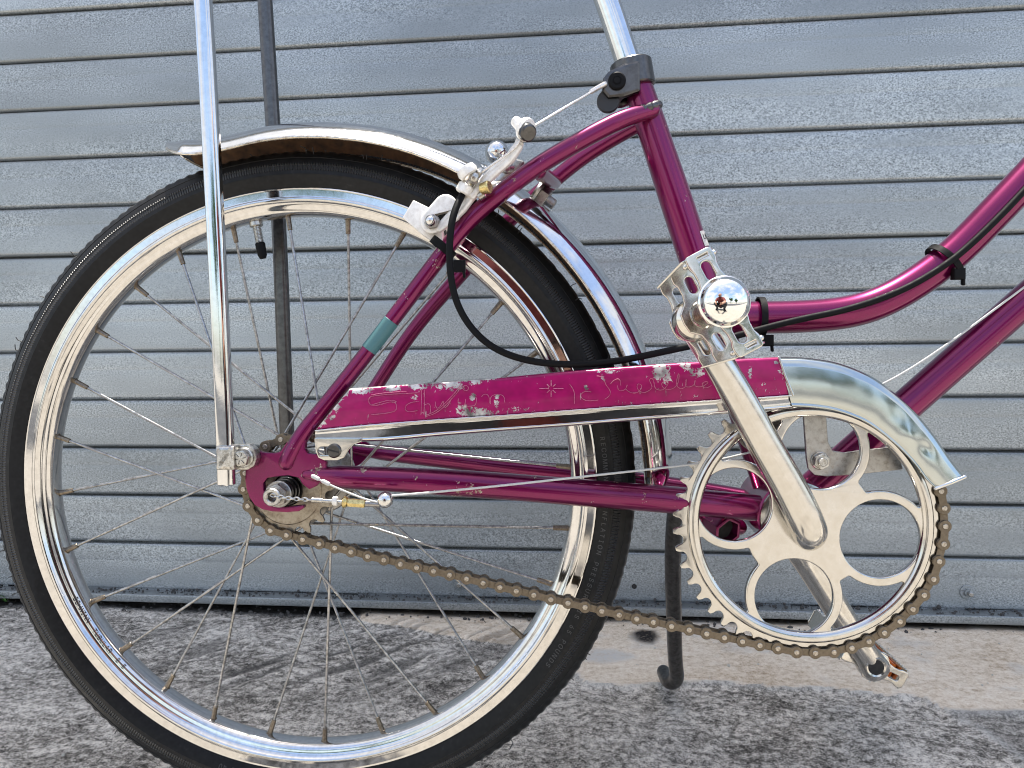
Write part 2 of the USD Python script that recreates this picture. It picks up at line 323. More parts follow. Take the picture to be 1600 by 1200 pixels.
# the tyre: fine radial ribs round the shoulder of each sidewall, dust on the tread
tyre_mat = usdkit.material(stage, L+'tyre_rubber', {
    "tc": ("texture_coordinate", {}), "s": ("separate_xyz", {}),
    "at": ("math", {"math_type": "arctan2"}), "k": ("math", {"math_type": "multiply", "value2": 760.0}), "sn": ("math", {"math_type": "sine"}),
    "x2": ("math", {"math_type": "multiply"}), "z2": ("math", {"math_type": "multiply_add"}), "rad": ("math", {"math_type": "sqrt"}),
    "band": ("rgb_ramp", {"ramp": [(0.0, (0, 0, 0)), (0.42, (0, 0, 0)), (0.45, (1, 1, 1)), (0.58, (1, 1, 1)), (0.61, (0, 0, 0)), (1, (0, 0, 0))]}),
    "rm": ("map_range", {"from_min": 0.231, "from_max": 0.2627, "to_min": 0.0, "to_max": 1.0, "clamp": True}),
    "h": ("math", {"math_type": "multiply"}),
    "n": ("noise_texture", {"scale": 260.0, "detail": 6.0, "roughness": 0.65}),
    "n2": ("noise_texture", {"scale": 30.0, "detail": 4.0}),
    "c": ("rgb_ramp", {"ramp": [(0.35, (0.007, 0.007, 0.007)), (0.62, (0.012, 0.012, 0.012)), (0.8, (0.03, 0.029, 0.028))]}),
    "dust": ("mix", {"mix_type": "mix", "color2": (0.32, 0.31, 0.295)}),
    "dm": ("map_range", {"from_min": 0.90, "from_max": 1.0, "to_min": 0.0, "to_max": 0.9, "clamp": True}),
    "dm2": ("math", {"math_type": "multiply"}),
    "sp": ("map_range", {"from_min": 0.0, "from_max": 1.0, "to_min": 0.18, "to_max": 0.75}),
    "b": ("bump", {"strength": 1.0, "distance": 0.0009}), "b2": ("bump", {"strength": 0.15, "distance": 0.0006}),
    "p": ("principled_bsdf", {"roughness": 0.40}),
}, [("tc.object", "s.vector"), ("s.z", "at.value1"), ("s.x", "at.value2"), ("at.value", "k.value1"), ("k.value", "sn.value1"),
    ("s.x", "x2.value1"), ("s.x", "x2.value2"), ("s.z", "z2.value1"), ("s.z", "z2.value2"), ("x2.value", "z2.value3"), ("z2.value", "rad.value1"),
    ("rad.value", "rm.value"), ("rm.result", "band.fac"), ("band.color", "h.value1"), ("sn.value", "h.value2"),
    ("tc.object", "n.vector"), ("tc.object", "n2.vector"), ("n.fac", "c.fac"), ("rm.result", "dm.value"), ("dm.result", "dm2.value1"), ("n2.fac", "dm2.value2"),
    ("c.color", "dust.color1"), ("dm2.value", "dust.fac"), ("h.value", "b.height"), ("n.fac", "b2.height"), ("b.normal", "b2.normal"), ("b2.normal", "p.normal"), ("band.color", "sp.value"), ("sp.result", "p.specular_ior_level"), ("dust.color", "p.base_color")], surface="p.BSDF")

# galvanised slats: spangle specks, streaks, each slat a little different
def galvanised(name):
    return usdkit.material(stage, L+name, {
        "geo": ("geometry", {}), "oi": ("object_info", {}),
        "map": ("mapping", {"scale": (1.0, 1.0, 1.35)}),
        "n1": ("noise_texture", {"scale": 420.0, "detail": 3.0, "roughness": 0.62}),
        "v1": ("voronoi_texture", {"scale": 330.0, "randomness": 1.0}),
        "mapl": ("mapping", {"scale": (1.4, 1.0, 9.0)}),
        "n2": ("noise_texture", {"scale": 3.2, "detail": 6.0, "roughness": 0.6}),
        "mix1": ("mix", {"mix_type": "mix", "fac": 0.30}),
        "vb": ("rgb_to_bw", {}),
        "gate": ("map_range", {"from_min": 0.35, "from_max": 0.65, "to_min": 0.10, "to_max": 0.34, "clamp": True}),
        "sp": ("rgb_ramp", {"ramp": [(0.28, (0.115, 0.124, 0.125)), (0.40, (0.225, 0.241, 0.244)), (0.50, (0.305, 0.324, 0.327)), (0.66, (0.47, 0.492, 0.494))]}),
        "flat": ("rgb_ramp", {"ramp": [(0.3, (0.255, 0.272, 0.275)), (0.7, (0.31, 0.330, 0.333))]}),
        "col": ("mix", {"mix_type": "mix"}),
        "gf": ("map_range", {"from_min": 0.40, "from_max": 0.60, "to_min": 0.12, "to_max": 1.0, "clamp": True}),
        "var": ("map_range", {"from_min": 0.0, "from_max": 1.0, "to_min": 0.82, "to_max": 1.10}),
        "hv": ("hsv", {}), "mapb": ("mapping", {"scale": (1.0, 1.0, 2.4)}), "n6": ("noise_texture", {"scale": 2.1, "detail": 4.0, "roughness": 0.55}), "v6": ("map_range", {"from_min": 0.30, "from_max": 0.70, "to_min": 0.76, "to_max": 1.18}), "vm": ("math", {"math_type": "multiply"}),
        "w": ("noise_texture", {"scale": 55.0, "detail": 2.0}),
        "wm": ("rgb_ramp", {"ramp": [(0.0, (0, 0, 0)), (0.80, (0, 0, 0)), (0.815, (1, 1, 1)), (1, (1, 1, 1))]}),
        "wh": ("mix", {"mix_type": "mix", "color2": (0.8, 0.8, 0.78)}),
        "ro": ("map_range", {"from_min": 0.25, "from_max": 0.75, "to_min": 0.30, "to_max": 0.50}),
        "b": ("bump", {"strength": 0.12, "distance": 0.0008}),
        "p": ("principled_bsdf", {"metallic": 0.68}),
    }, [("geo.position", "map.vector"), ("map.vector", "n1.vector"), ("map.vector", "v1.vector"), ("geo.position", "mapl.vector"), ("mapl.vector", "n2.vector"),
        ("n1.fac", "sp.fac"), ("n1.fac", "flat.fac"), ("n2.fac", "gf.value"), ("gf.result", "col.fac"), ("flat.color", "col.color1"), ("sp.color", "col.color2"),
        ("oi.random", "var.value"), ("geo.position", "mapb.vector"), ("mapb.vector", "n6.vector"), ("n6.fac", "v6.value"), ("var.result", "vm.value1"), ("v6.result", "vm.value2"), ("vm.value", "hv.value"), ("col.color", "hv.color"), ("geo.position", "w.vector"), ("w.fac", "wm.fac"), ("wm.color", "wh.fac"),
        ("hv.color", "wh.color1"), ("wh.color", "p.base_color"), ("n1.fac", "ro.value"), ("ro.result", "p.roughness"), ("n1.fac", "b.height"), ("b.normal", "p.normal")], surface="p.BSDF")
galv = galvanised('galvanised_slat')
render_wall = plain('painted_render', (0.55, 0.54, 0.50), 0.8, scale=40, vary=0.85)

def concrete_material():
    N = {
    "geo": ("geometry", {}), "mo": ("attribute", {"attribute": "mortar"}), "pw": ("attribute", {"attribute": "pale"}), "oil": ("attribute", {"attribute": "oil"}), "gr": ("attribute", {"attribute": "groove"}),
    "n1": ("noise_texture", {"scale": 150.0, "detail": 6.0, "roughness": 0.86}),
    "n2": ("noise_texture", {"scale": 9.0, "detail": 7.0, "roughness": 0.66, "distortion": 0.4}),
    "n3": ("noise_texture", {"scale": 700.0, "detail": 3.0, "roughness": 0.6}),
    "mapd": ("mapping", {"rotation": (0, 0, 0.6), "scale": (1.0, 3.0, 1.0)}),
    "n4": ("noise_texture", {"scale": 30.0, "detail": 6.0, "roughness": 0.7}),
    "a1": ("math", {"math_type": "multiply_add", "value2": 0.45, "value3": -0.225}),
    "a2": ("math", {"math_type": "multiply_add", "value2": 0.34, "value3": -0.17}),
    "a4": ("math", {"math_type": "multiply_add", "value2": 0.40, "value3": -0.20}),
    "s1": ("math", {"math_type": "add"}), "s2": ("math", {"math_type": "add"}), "s3": ("math", {"math_type": "add"}),
    "dark": ("rgb_ramp", {"ramp": [(0.34, (0.05, 0.045, 0.038)), (0.435, (0.19, 0.174, 0.150)), (0.51, (0.42, 0.387, 0.338)), (0.61, (0.74, 0.69, 0.61))]}),
    "tan": ("rgb_ramp", {"ramp": [(0.24, (0.28, 0.20, 0.13)), (0.40, (0.54, 0.43, 0.31)), (0.50, (0.72, 0.61, 0.475)), (0.66, (0.85, 0.77, 0.65))]}),
    "ta": ("math", {"math_type": "multiply_add", "value2": 0.85, "value3": 0.075}),
    "mm": ("math", {"math_type": "multiply_add", "value2": 0.7, "value3": -0.35}), "ms": ("math", {"math_type": "add"}),
    "mr": ("map_range", {"from_min": 0.42, "from_max": 0.58, "to_min": 0.0, "to_max": 1.0, "clamp": True}),
    "col": ("mix", {"mix_type": "mix"}), "colw": ("mix", {"mix_type": "mix", "color2": (0.56, 0.545, 0.51)}),
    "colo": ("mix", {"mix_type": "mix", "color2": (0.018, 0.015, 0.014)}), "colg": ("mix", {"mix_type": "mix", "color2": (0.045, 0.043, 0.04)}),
    "wf": ("math", {"math_type": "multiply_add", "value2": 2.6, "value3": -0.55, "use_clamp": True}), "wf2": ("math", {"math_type": "multiply"}),
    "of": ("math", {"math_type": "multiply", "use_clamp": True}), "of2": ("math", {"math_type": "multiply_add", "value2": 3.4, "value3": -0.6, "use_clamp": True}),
    "gf": ("math", {"math_type": "multiply", "value2": 0.8}),
    "b": ("bump", {"strength": 0.35, "distance": 0.004}),
    "p": ("principled_bsdf", {"roughness": 0.92, "specular_ior_level": 0.25}),
    }
    K = [("geo.position", "n1.vector"), ("geo.position", "n2.vector"), ("geo.position", "n3.vector"), ("geo.position", "mapd.vector"), ("mapd.vector", "n4.vector"),
    ("n3.fac", "a1.value1"), ("n2.fac", "a2.value1"), ("n4.fac", "a4.value1"), ("n1.fac", "s1.value1"), ("a1.value", "s1.value2"), ("s1.value", "s2.value1"), ("a2.value", "s2.value2"), ("s2.value", "s3.value1"), ("a4.value", "s3.value2"),
    ("s3.value", "dark.fac"), ("s3.value", "ta.value1"), ("ta.value", "tan.fac"), ("n1.fac", "mm.value1"), ("mm.value", "ms.value1"), ("mo.fac", "ms.value2"), ("ms.value", "mr.value"),
    ("mr.result", "col.fac"), ("dark.color", "col.color1"), ("tan.color", "col.color2"),
    ("n1.fac", "wf.value1"), ("wf.value", "wf2.value1"), ("pw.fac", "wf2.value2"), ("wf2.value", "colw.fac"), ("col.color", "colw.color1"),
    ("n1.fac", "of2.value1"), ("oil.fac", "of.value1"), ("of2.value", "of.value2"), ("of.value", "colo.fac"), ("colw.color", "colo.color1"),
    ("gr.fac", "gf.value1"), ("gf.value", "colg.fac"), ("colo.color", "colg.color1"),
    ("s3.value", "b.height"), ("b.normal", "p.normal"), ("colg.color", "p.base_color")]
    return usdkit.material(stage, L+'weathered_concrete', N, K, surface="p.BSDF")
concrete = concrete_material()
street = plain('street_concrete', (0.31, 0.285, 0.245), 0.9, scale=6, vary=0.75)
grit = plain('grit', (0.09, 0.085, 0.08), 0.9, scale=900, vary=0.25)
leaf_mat = plain('weed_leaf', (0.06, 0.14, 0.03), 0.5)

# ------------------------------------------------------------------ the ground
g = obj('ground', ([(-70, -70, -0.014), (70, -70, -0.014), (70, 40, -0.014), (-70, 40, -0.014)], [(0, 1, 2), (0, 2, 3)]), street, smooth=False)
tag(g, 'pale sunlit concrete street in front of the shop', kind='structure')
asphalt = plain('asphalt', (0.055, 0.056, 0.058), 0.85, scale=60, vary=0.6)
rd = obj('road', ([(-70, -9.0, -0.008), (70, -9.0, -0.008), (70, -2.3, -0.008), (-70, -2.3, -0.008)], [(0, 1, 2), (0, 2, 3)]), asphalt, smooth=False)
tag(rd, 'dark asphalt road along the far side of the forecourt', kind='structure')
def blob(X, Y, pts, soft):
    """1 inside the outline (world x, y), falling to 0 over soft metres."""
    import shapely
    poly = Polygon(pts).buffer(0); p = shapely.points(X.ravel(), Y.ravel())
    sd = np.where(shapely.contains(poly, p), 1, -1)*shapely.distance(p, poly.exterior)
    return np.clip(0.5+sd/(2*soft), 0, 1).reshape(X.shape)
gx = np.arange(-1.55, 1.75, 0.0045); gy = np.arange(0.50, 1.10, 0.0045)
GX, GY = np.meshgrid(gx, gy, indexing='ij')
pt = np.stack([GX, GY, np.zeros_like(GX)], -1)
wob = (meshkit.fbm(pt*14, 4, 3)-0.5)*0.05
edge_px = [(560, 968), (700, 990), (800, 1005), (880, 1035), (905, 1066), (960, 1071), (1060, 1067), (1200, 1077), (1290, 1072), (1380, 1088), (1440, 1091), (1490, 1112), (1600, 1118), (1700, 1118)]
edge = [tuple(on_ground(*p)) for p in edge_px]
mort_poly = edge + [(1.75, edge[-1][1]), (1.75, 1.2), (edge[0][0]-0.03, 1.2)]
mortar = blob(GX+wob*0.35, GY+wob*0.5, mort_poly, 0.006)
tri_patch = [tuple(on_ground(*p)) for p in [(1490, 1112), (1540, 1135), (1600, 1180), (1700, 1230), (1720, 1118)]]
tri_m = blob(GX+wob*0.3, GY+wob*0.3, tri_patch, 0.008)
pale = blob(GX, GY, [tuple(on_ground(*p)) for p in [(905, 1030), (925, 1012), (960, 1014), (985, 1021), (992, 1027), (975, 1033), (940, 1036)]], 0.006)
rim_band = np.exp(-((mortar-0.5)/0.22)**2)*(mortar > 0.02)*(GX > edge[3][0])
pale = np.maximum(pale, 0.9*rim_band)
pale = np.maximum(pale, 0.85*np.exp(-((tri_m-0.5)/0.25)**2)*(tri_m > 0.02))
oil = blob(GX+wob*0.6, GY+wob*0.6, [tuple(on_ground(*p)) for p in [(985, 990), (1000, 984), (1020, 986), (1022, 1000), (1012, 1010), (998, 1006), (988, 998)]], 0.004)
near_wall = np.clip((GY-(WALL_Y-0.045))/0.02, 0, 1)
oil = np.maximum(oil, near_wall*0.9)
pale = np.maximum(pale, 0.55*np.clip((meshkit.fbm(pt*16, 4, 31)-0.56)/0.10, 0, 1)*mortar)
# trowel scratches, running obliquely, in the left half; fine grain elsewhere
sx, sy = GX*math.cos(0.95)+GY*math.sin(0.95), -GX*math.sin(0.95)+GY*math.cos(0.95)
scr = meshkit.fbm(np.stack([sx*9, sy*120, sx*0], -1), 3, 11)
scr_mask = np.clip(1-np.abs(GX+0.33)/0.34, 0, 1)**0.6*np.clip((GY-0.72)/0.12, 0, 1)*np.clip((1.02-GY)/0.05, 0, 1)
groove = np.clip((scr-0.555)/0.08, 0, 1)*scr_mask
cr = meshkit.fbm(np.stack([GX*5, GY*26, GX*0], -1), 4, 5)
crack = np.clip(1-np.abs(cr-0.5)/0.008, 0, 1)*(meshkit.noise(pt*6, 9) > 0.5)*(1-mortar)
groove = np.maximum(np.maximum(groove, crack*0.85), 0.45*tri_m)
Z = (meshkit.fbm(pt*7, 4, 1)-0.5)*0.010 + (meshkit.fbm(pt*60, 3, 2)-0.5)*0.0045*(1-0.7*mortar) + (meshkit.fbm(pt*190, 2, 8)-0.5)*0.0020*(1-0.6*mortar)
Z += 0.005*mortar + 0.003*rim_band - 0.0022*groove - 0.002*crack + 0.003*tri_m
Z -= 0.004
nx, ny = GX.shape
V = np.stack([GX, GY, Z], -1).reshape(-1, 3); F = grid_faces(nx, ny)
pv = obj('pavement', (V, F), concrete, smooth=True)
tag(pv, 'rough grey weathered concrete apron with a tan mortar strip along the shutter', kind='structure')
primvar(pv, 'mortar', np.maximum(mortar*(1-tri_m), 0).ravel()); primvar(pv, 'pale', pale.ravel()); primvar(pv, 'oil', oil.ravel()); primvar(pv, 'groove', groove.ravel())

# ------------------------------------------------------------------ the roller shutter and its building
PITCH = 0.06656622*WALL_Y
def line_z(k): return (0.46764895-0.06656622*k)*WALL_Y + CAM_H
sh = xform('roller_shutter', None, Gf.Matrix4d(1).SetTranslate(Gf.Vec3d(0, WALL_Y, 0)))
tag(sh, 'closed galvanised steel roller shutter of horizontal slats behind the bicycle', 'roller shutter')
XS = np.linspace(-2.3, 2.4, 190)
PROF = np.array([(0.0090, 0.004), (0.0062, 0.0003), (0.0030, -0.0004), (0.0014, -0.0014), (0.0007, -0.0034), (0.0004, -0.0080), (0.0002, -0.0195), (0.0002, -0.0240), (0.0005, -0.0252), (0.0002, -0.0266),
                 (0.0, -0.036), (0.0, -0.048), (0.0, -0.0600), (0.0, -0.0640), (0.0003, -0.0652), (0.0011, -0.0664), (0.0022, -0.0674), (0.0036, -0.0682), (0.0052, -0.0687), (0.0090, -0.0688)])
for k in range(-26, 12):
    top = line_z(k); tilt = rng.normal(0, 0.022); sag = rng.normal(0, 0.0006)
    q = np.stack([np.tile(XS[:, None], (1, len(PROF))), np.tile(PROF[:, 0], (len(XS), 1)), np.tile(PROF[:, 1], (len(XS), 1))], -1)
    wv = (meshkit.fbm(np.stack([q[..., 0]*3.2+k*9.1, q[..., 2]*18, q[..., 0]*0+k], -1), 3, 21)-0.5)
    face = np.clip(1-np.abs(q[..., 2]+0.035)/0.034, 0, 1)
    q[..., 1] += (q[..., 2]+0.035)*tilt + wv*0.0022*face + sag
    q[..., 2] += top + 0.0006*np.sin(q[..., 0]*1.7+k) 
    obj('slat', (q.reshape(-1, 3), grid_faces(len(XS), len(PROF))[:, ::-1]), galv, sh, smooth=True)
# bottom slat (a plain tall sheet), then the bottom bar with its ledge
z12 = line_z(12)+0.0
zb = line_z(12)
prof_b = np.array([(0.010, zb+0.004), (0.0085, zb), (0.004, zb-0.0014), (0.001, zb-0.005), (0.0, zb-0.012), (0.0, 0.030), (0.0, 0.0)])
q = np.stack([np.tile(XS[:, None], (1, len(prof_b))), np.tile(prof_b[:, 0], (len(XS), 1)), np.tile(prof_b[:, 1], (len(XS), 1))], -1)
q[..., 1] += (meshkit.fbm(q*np.array([3, 1, 14]), 3, 33)-0.5)*0.002
obj('bottom_slat', (q.reshape(-1, 3), grid_faces(len(XS), len(prof_b))[:, ::-1]), galv, sh, smooth=True)
def bar_x(poly, x0, x1, bevel): return plate(poly, (x0, x1), bevel, (0, 0, 0), (0, 1, 0), (0, 0, 1), (1, 0, 0))
obj('bottom_bar', bar_x(Polygon([(-0.040, 0.0115), (-0.0385, 0.0095), (-0.0, 0.0105), (-0.0, 0.0150), (-0.036, 0.0190), (-0.0395, 0.0205), (-0.0405, 0.0190)]).buffer(0), -2.3, 2.4, 0.0003), galv, sh)
def wall_bolt(px, py):
    r_ = ray(px, py); w = CAM + r_*((WALL_Y-0.0-CAM[1])/r_[1]); c = (w[0], -0.0005, w[2])
    b = obj('bolt', join(disc(c, (0, -1, 0), 0.0095, 0.0016), hexnut((c[0], c[1]-0.0016, c[2]), (0, -1, 0), 0.0055, 0.0035, rng.rand())), galv, sh)
    obj('bolt_tip', disc((c[0], c[1]-0.005, c[2]), (0, -1, 0), 0.0030, 0.007), zinc, b)
for p in [(1511, 925), (719, 911), (1042, 913)]: wall_bolt(*p)
for p in [(991, 916)]:
    r_ = ray(*p); w = CAM + r_*((WALL_Y-CAM[1])/r_[1]); obj('bolt_hole', disc((w[0], -0.0004, w[2]), (0, -1, 0), 0.0035, 0.0008), dark_hole, sh)
bd = xform('shop_building', None, Gf.Matrix4d(1).SetTranslate(Gf.Vec3d(0, WALL_Y, 0)))
tag(bd, 'plain rendered shop front around and above the roller shutter', 'building')
obj('wall', box3((-5.0, -0.06, 0), (-2.25, 0.3, 2.7), 0.01), render_wall, bd); obj('wall', box3((2.35, -0.06, 0), (5.2, 0.3, 2.7), 0.01), render_wall, bd)
obj('wall', box3((-2.2495, -0.06, 2.15), (2.3495, 0.3, 2.7), 0.01), render_wall, bd)
obj('wall', box3((-2.2495, 0.10, 0), (2.3495, 0.3, 2.149), 0.01), render_wall, bd)
obj('roof', box3((-5.0, 0.31, 2.38), (5.2, 4.5, 2.48), 0.01), render_wall, bd)
# grit and dead leaves lying on the ledge of the bottom bar and under it
gv, gn = [], 0
for i in range(2600):
    on = rng.rand() < 0.62
    s = 0.0007+0.0022*rng.rand()**2.2*(1 if on else 1.2)
    ic = trimesh.creation.icosahedron(); v = ic.vertices*s*rng.uniform(0.5, 1.3, 3)
    x = rng.uniform(-1.5, 1.6)
    pos = (x, WALL_Y-rng.uniform(0.002, 0.030), 0.0165+rng.uniform(0, 0.0025)) if on else (x, WALL_Y-rng.uniform(0.0, 0.06), 0.0015)
    gv.append((v+pos, ic.faces))
tag(obj('grit', join(*gv), grit, smooth=False), 'dark grit and crumbs caught along the foot of the shutter', 'grit', kind='stuff')
pb_ = []
for i in range(420):
    ic = trimesh.creation.icosahedron(); s_ = 0.0006+0.0016*rng.rand()**3; x, y = rng.uniform(-0.75, 0.75), rng.uniform(0.62, 1.0)
    ix, iy = int((x+1.55)/0.0045), int((y-0.50)/0.0045)
    pb_.append((ic.vertices*s_*rng.uniform(0.6, 1.3, 3)+(x, y, Z[min(ix, nx-1), min(iy, ny-1)]+s_*0.4), ic.faces))
tag(obj('pebbles', join(*pb_[:260]), plain('pale_pebble', (0.55, 0.52, 0.46), 0.9, scale=800), smooth=False), 'tiny pale chips of stone scattered on the concrete', 'pebbles', kind='stuff')
wd = xform('weed', None, Gf.Matrix4d(1).SetTranslate(Gf.Vec3d(-0.853, 1.02, 0)))
tag(wd, 'tiny green weed growing at the foot of the shutter left of the wheel', 'weed')
for a, l in ((0.3, 0.022), (1.8, 0.016), (3.0, 0.02), (4.4, 0.018)):
    t = np.linspace(0, 1, 6); c = np.stack([np.cos(a)*l*t, np.sin(a)*l*t*0.6, 0.004+0.012*np.sin(t*2)], 1)
    wv_ = 0.005*np.sin(np.pi*(0.12+0.85*t)); sd = np.array([-math.sin(a), math.cos(a), 0])
    obj('leaf', (np.vstack([c+sd*wv_[:, None], c+[0, 0, -0.001], c-sd*wv_[:, None]]).reshape(3, 6, 3).transpose(1, 0, 2).reshape(-1, 3), grid_faces(6, 3)), leaf_mat, wd, smooth=True)

# ------------------------------------------------------------------ the bicycle
bike = xform('bicycle', None, Gf.Matrix4d(*EX, 0, *EN, 0, *EZ, 0, *BASE, 1))
tag(bike, 'magenta child-size bicycle with chrome chain guard and fender, leaning on its kickstand before the shutter', 'bicycle')

# ---- rear wheel (its own frame, centred on the hub)
wheel = xform('rear_wheel', bike, Gf.Matrix4d(1).SetTranslate(Gf.Vec3d(0, 0, TR)))
def W(px, py, d): return P(px, py, d)-np.array([0, 0, TR])
NT = 720
th = np.linspace(0, 2*math.pi, NT, endpoint=False)
prof_t = np.array([(0.2290, -0.0100), (0.2312, -0.0116), (0.2335, -0.0128), (0.2365, -0.0150), (0.2398, -0.0163), (0.2402, -0.0166), (0.2406, -0.0163), (0.2440, -0.0160), (0.2464, -0.0152), (0.2468, -0.0155), (0.2472, -0.0150),
                   (0.2500, -0.0138), (0.2520, -0.0124), (0.2523, -0.0126), (0.2526, -0.0120), (0.2546, -0.0104), (0.2562, -0.0084), (0.2574, -0.0060), (0.2582, -0.0035), (0.2585, 0.0)])
prof_t = np.vstack([prof_t, prof_t[-2::-1]*[1, -1]])
prof_t[:, 0] = 0.2312+(prof_t[:, 0]-0.2312)*1.125          # full section, 0.262 m to the crown
rad = np.tile(prof_t[:, 0], (NT, 1)); dep = np.tile(prof_t[:, 1], (NT, 1))
kk = np.arange(NT)
shoulder = (prof_t[:, 0] > 0.2556) & (prof_t[:, 0] < 0.2607); crown = prof_t[:, 0] >= 0.2607
rad[:, shoulder] += (0.0008*((kk % 4) < 2))[:, None]
rad[:, crown] -= (0.0005*(((kk//2) % 3) == 0))[:, None]
V = np.stack([np.cos(th)[:, None]*rad, dep, np.sin(th)[:, None]*rad], -1).reshape(-1, 3)
obj('tyre', fix((V, grid_faces(NT, len(prof_t), wrap_u=True))), tyre_mat, wheel, smooth=40)
hairs = []
for i in range(64):
    a = rng.uniform(0, 2*math.pi); s = rng.choice([-1, 1]) if rng.rand() < 0.5 else -1; r0 = rng.choice([0.2580, 0.2604]); d0 = s*(0.0098 if r0 < 0.259 else 0.0060)
    e = np.array([math.cos(a), 0, math.sin(a)]); l = rng.uniform(0.002, 0.0062); side = np.array([-e[2], 0, e[0]])
    p0 = e*r0+[0, d0, 0]; hairs.append(sweep(np.array([p0, p0+e*l*0.6+[0, s*l*0.2, 0], p0+e*l+side*l*rng.normal(0, 0.4)+[0, s*l*0.3, 0]]), 0.0004, 5, caps=None))
tag(obj('rubber_whiskers', join(*hairs), black_rubber, wheel), kind='stuff')
prof_r = np.array([(0.2285, -0.0098), (0.2312, -0.0110), (0.2318, -0.0120), (0.2316, -0.0127), (0.2310, -0.0130), (0.2304, -0.01285), (0.2300, -0.0128), (0.2296, -0.01281), (0.2252, -0.01285), (0.2246, -0.0129), (0.2242, -0.0131), (0.2235, -0.0136), (0.2224, -0.0138), (0.2214, -0.0134),
                   (0.2208, -0.0125), (0.2200, -0.0113), (0.2185, -0.0103), (0.2170, -0.0098), (0.2160, -0.0096), (0.2150, -0.0092), (0.2138, -0.0083), (0.2126, -0.0068), (0.2118, -0.0048), (0.2114, -0.0025), (0.2113, 0.0)])
prof_r = np.vstack([prof_r, prof_r[-2::-1]*[1, -1], [(0.2270, 0.0050), (0.2270, -0.0050)]])
obj('rim', fix(lathe(prof_r, (0, 0, 0), (0, -1, 0), 288, closed=True)), chrome_rim, wheel, smooth=40)
def arc_text(text, r, d, h, start, spacing, outward, depth, clockwise, bend=0.0):
    """Letters along a circle on the near side. start: angle of the first letter (rad, from +x towards +z)."""
    out, a = [], start
    for ch in text:
        if ch != ' ':
            g_ = meshkit.text_mesh(ch, h, depth); v = np.array(g_.vertices); w_ = v[:, 0].max()
            er = np.array([math.cos(a), 0, math.sin(a)]); et = np.array([-math.sin(a), 0, math.cos(a)])*(-1 if clockwise else 1)
            up = er*(1 if outward else -1)
            q_ = er*r + (v[:, :1]-w_/2)*et + (v[:, 1:2]-h/2)*up + np.array([0, -1, 0])*(v[:, 2:3]) + np.array([0, d, 0])
            q_[:, 1] += ((v[:, 1]-h/2)*(1 if outward else -1))*bend
            out.append((q_, np.array(g_.faces)))
        a += (-1 if clockwise else 1)*spacing/r
    return join(*out)
obj('tyre_lettering', join(arc_text('RECOMMENDED INFLATION PRESSURE IS 65 POUNDS', 0.2384, -0.0150, 0.0034, math.radians(8.6), 0.0044, True, 0.0006, True, -0.45),
                           arc_text('K-161-40', 0.2384, -0.0150, 0.0034, math.radians(-101), 0.0036, True, 0.0006, True, -0.45)), tyre_letter, wheel, smooth=False).SetCustomDataByKey('kind', 'stuff')
obj('rim_lettering', arc_text('SCHWINN  TUBULAR  S-5', 0.2148, -0.0092, 0.0034, math.radians(206.5), 0.0034, False, 0.0006, False, -0.42), rim_letter, wheel, smooth=False)
# spokes and nipples
A0 = 118.76
types = 'AABBAABB'
NEARF, FARF, RF = -0.026, 0.029, 0.0285
for i in range(28):
    phi = math.radians(A0 - i*360/28)
    typ = ['A', 'A', 'B', 'B'][i % 4]
    near = i % 2 == 0
    sgn = 1 if typ == 'A' else -1
    dh = NEARF if near else FARF
    hole_a = phi + sgn*math.radians(80)
    rim_p = np.array([math.cos(phi)*0.2118, (-0.002 if near else 0.002), math.sin(phi)*0.2118])
    hub_p = np.array([math.cos(hole_a)*RF, dh + (-0.0014 if (i//2) % 2 else 0.0014), math.sin(hole_a)*RF])
    dr = (hub_p-rim_p); ln = np.linalg.norm(dr); dr /= ln
    er_ = np.array([math.cos(phi), 0, math.sin(phi)])
    obj('spoke', sweep(np.array([rim_p+dr*0.006, (rim_p+hub_p)/2, hub_p]), 0.00112, 8), spoke_mat, wheel)
    obj('nipple', join(sweep(np.array([rim_p-dr*0.002, rim_p+dr*0.0045, rim_p+dr*0.0115]), np.array([0.00225, 0.0021, 0.00195]), 8, caps='flat'), disc(rim_p-dr*0.0012, dr, 0.0031, 0.0016, 12)), nipple_mat, wheel)
# hub
hubm = obj('hub', fix(lathe([(1e-6, -0.0325), (0.0200, -0.0325), (0.0205, -0.0295), (0.0305, -0.0285), (0.0312, -0.0272), (0.0305, -0.0258), (0.0230, -0.0245), (0.0205, -0.018), (0.0190, 0.0), (0.0205, 0.020), (0.0230, 0.0268), (0.0312, 0.0278), (0.0320, 0.0292), (0.0312, 0.0306), (0.020, 0.0315), (0.017, 0.036), (1e-6, 0.036)], (0, 0, 0), (0, 1, 0), 48)), steel_grey, wheel)
obj('axle', fix(lathe([(1e-6, -0.030), (0.0048, -0.030), (0.0048, -0.066), (0.0062, -0.0665), (0.0066, -0.0735), (0.0058, -0.0745), (0.0038, -0.0745), (0.0030, -0.0735), (0.0028, -0.066), (1e-6, -0.066)], (0, 0, 0), (0, 1, 0), 32)), zinc, wheel)
obj('axle_nut', join(disc((0, -0.0605, 0), (0, -1, 0), 0.0098, 0.0015, 32), hexnut((0, -0.062, 0), (0, -1, 0), 0.0086, 0.0055, 0.35)), steel_grey, wheel)
obj('axle_nut', join(disc((0, 0.060, 0), (0, 1, 0), 0.0095, 0.0015, 32), hexnut((0, 0.0615, 0), (0, 1, 0), 0.0085, 0.006, 0.1), disc((0, 0.06, 0), (0, 1, 0), 0.0048, 0.016)), steel_grey, wheel)
obj('axle_washers', join(*[disc((0, -0.0335-0.0035*i, 0), (0, -1, 0), 0.0140-0.0012*i, 0.0022, 32) for i in range(6)]), steel_dark, wheel)
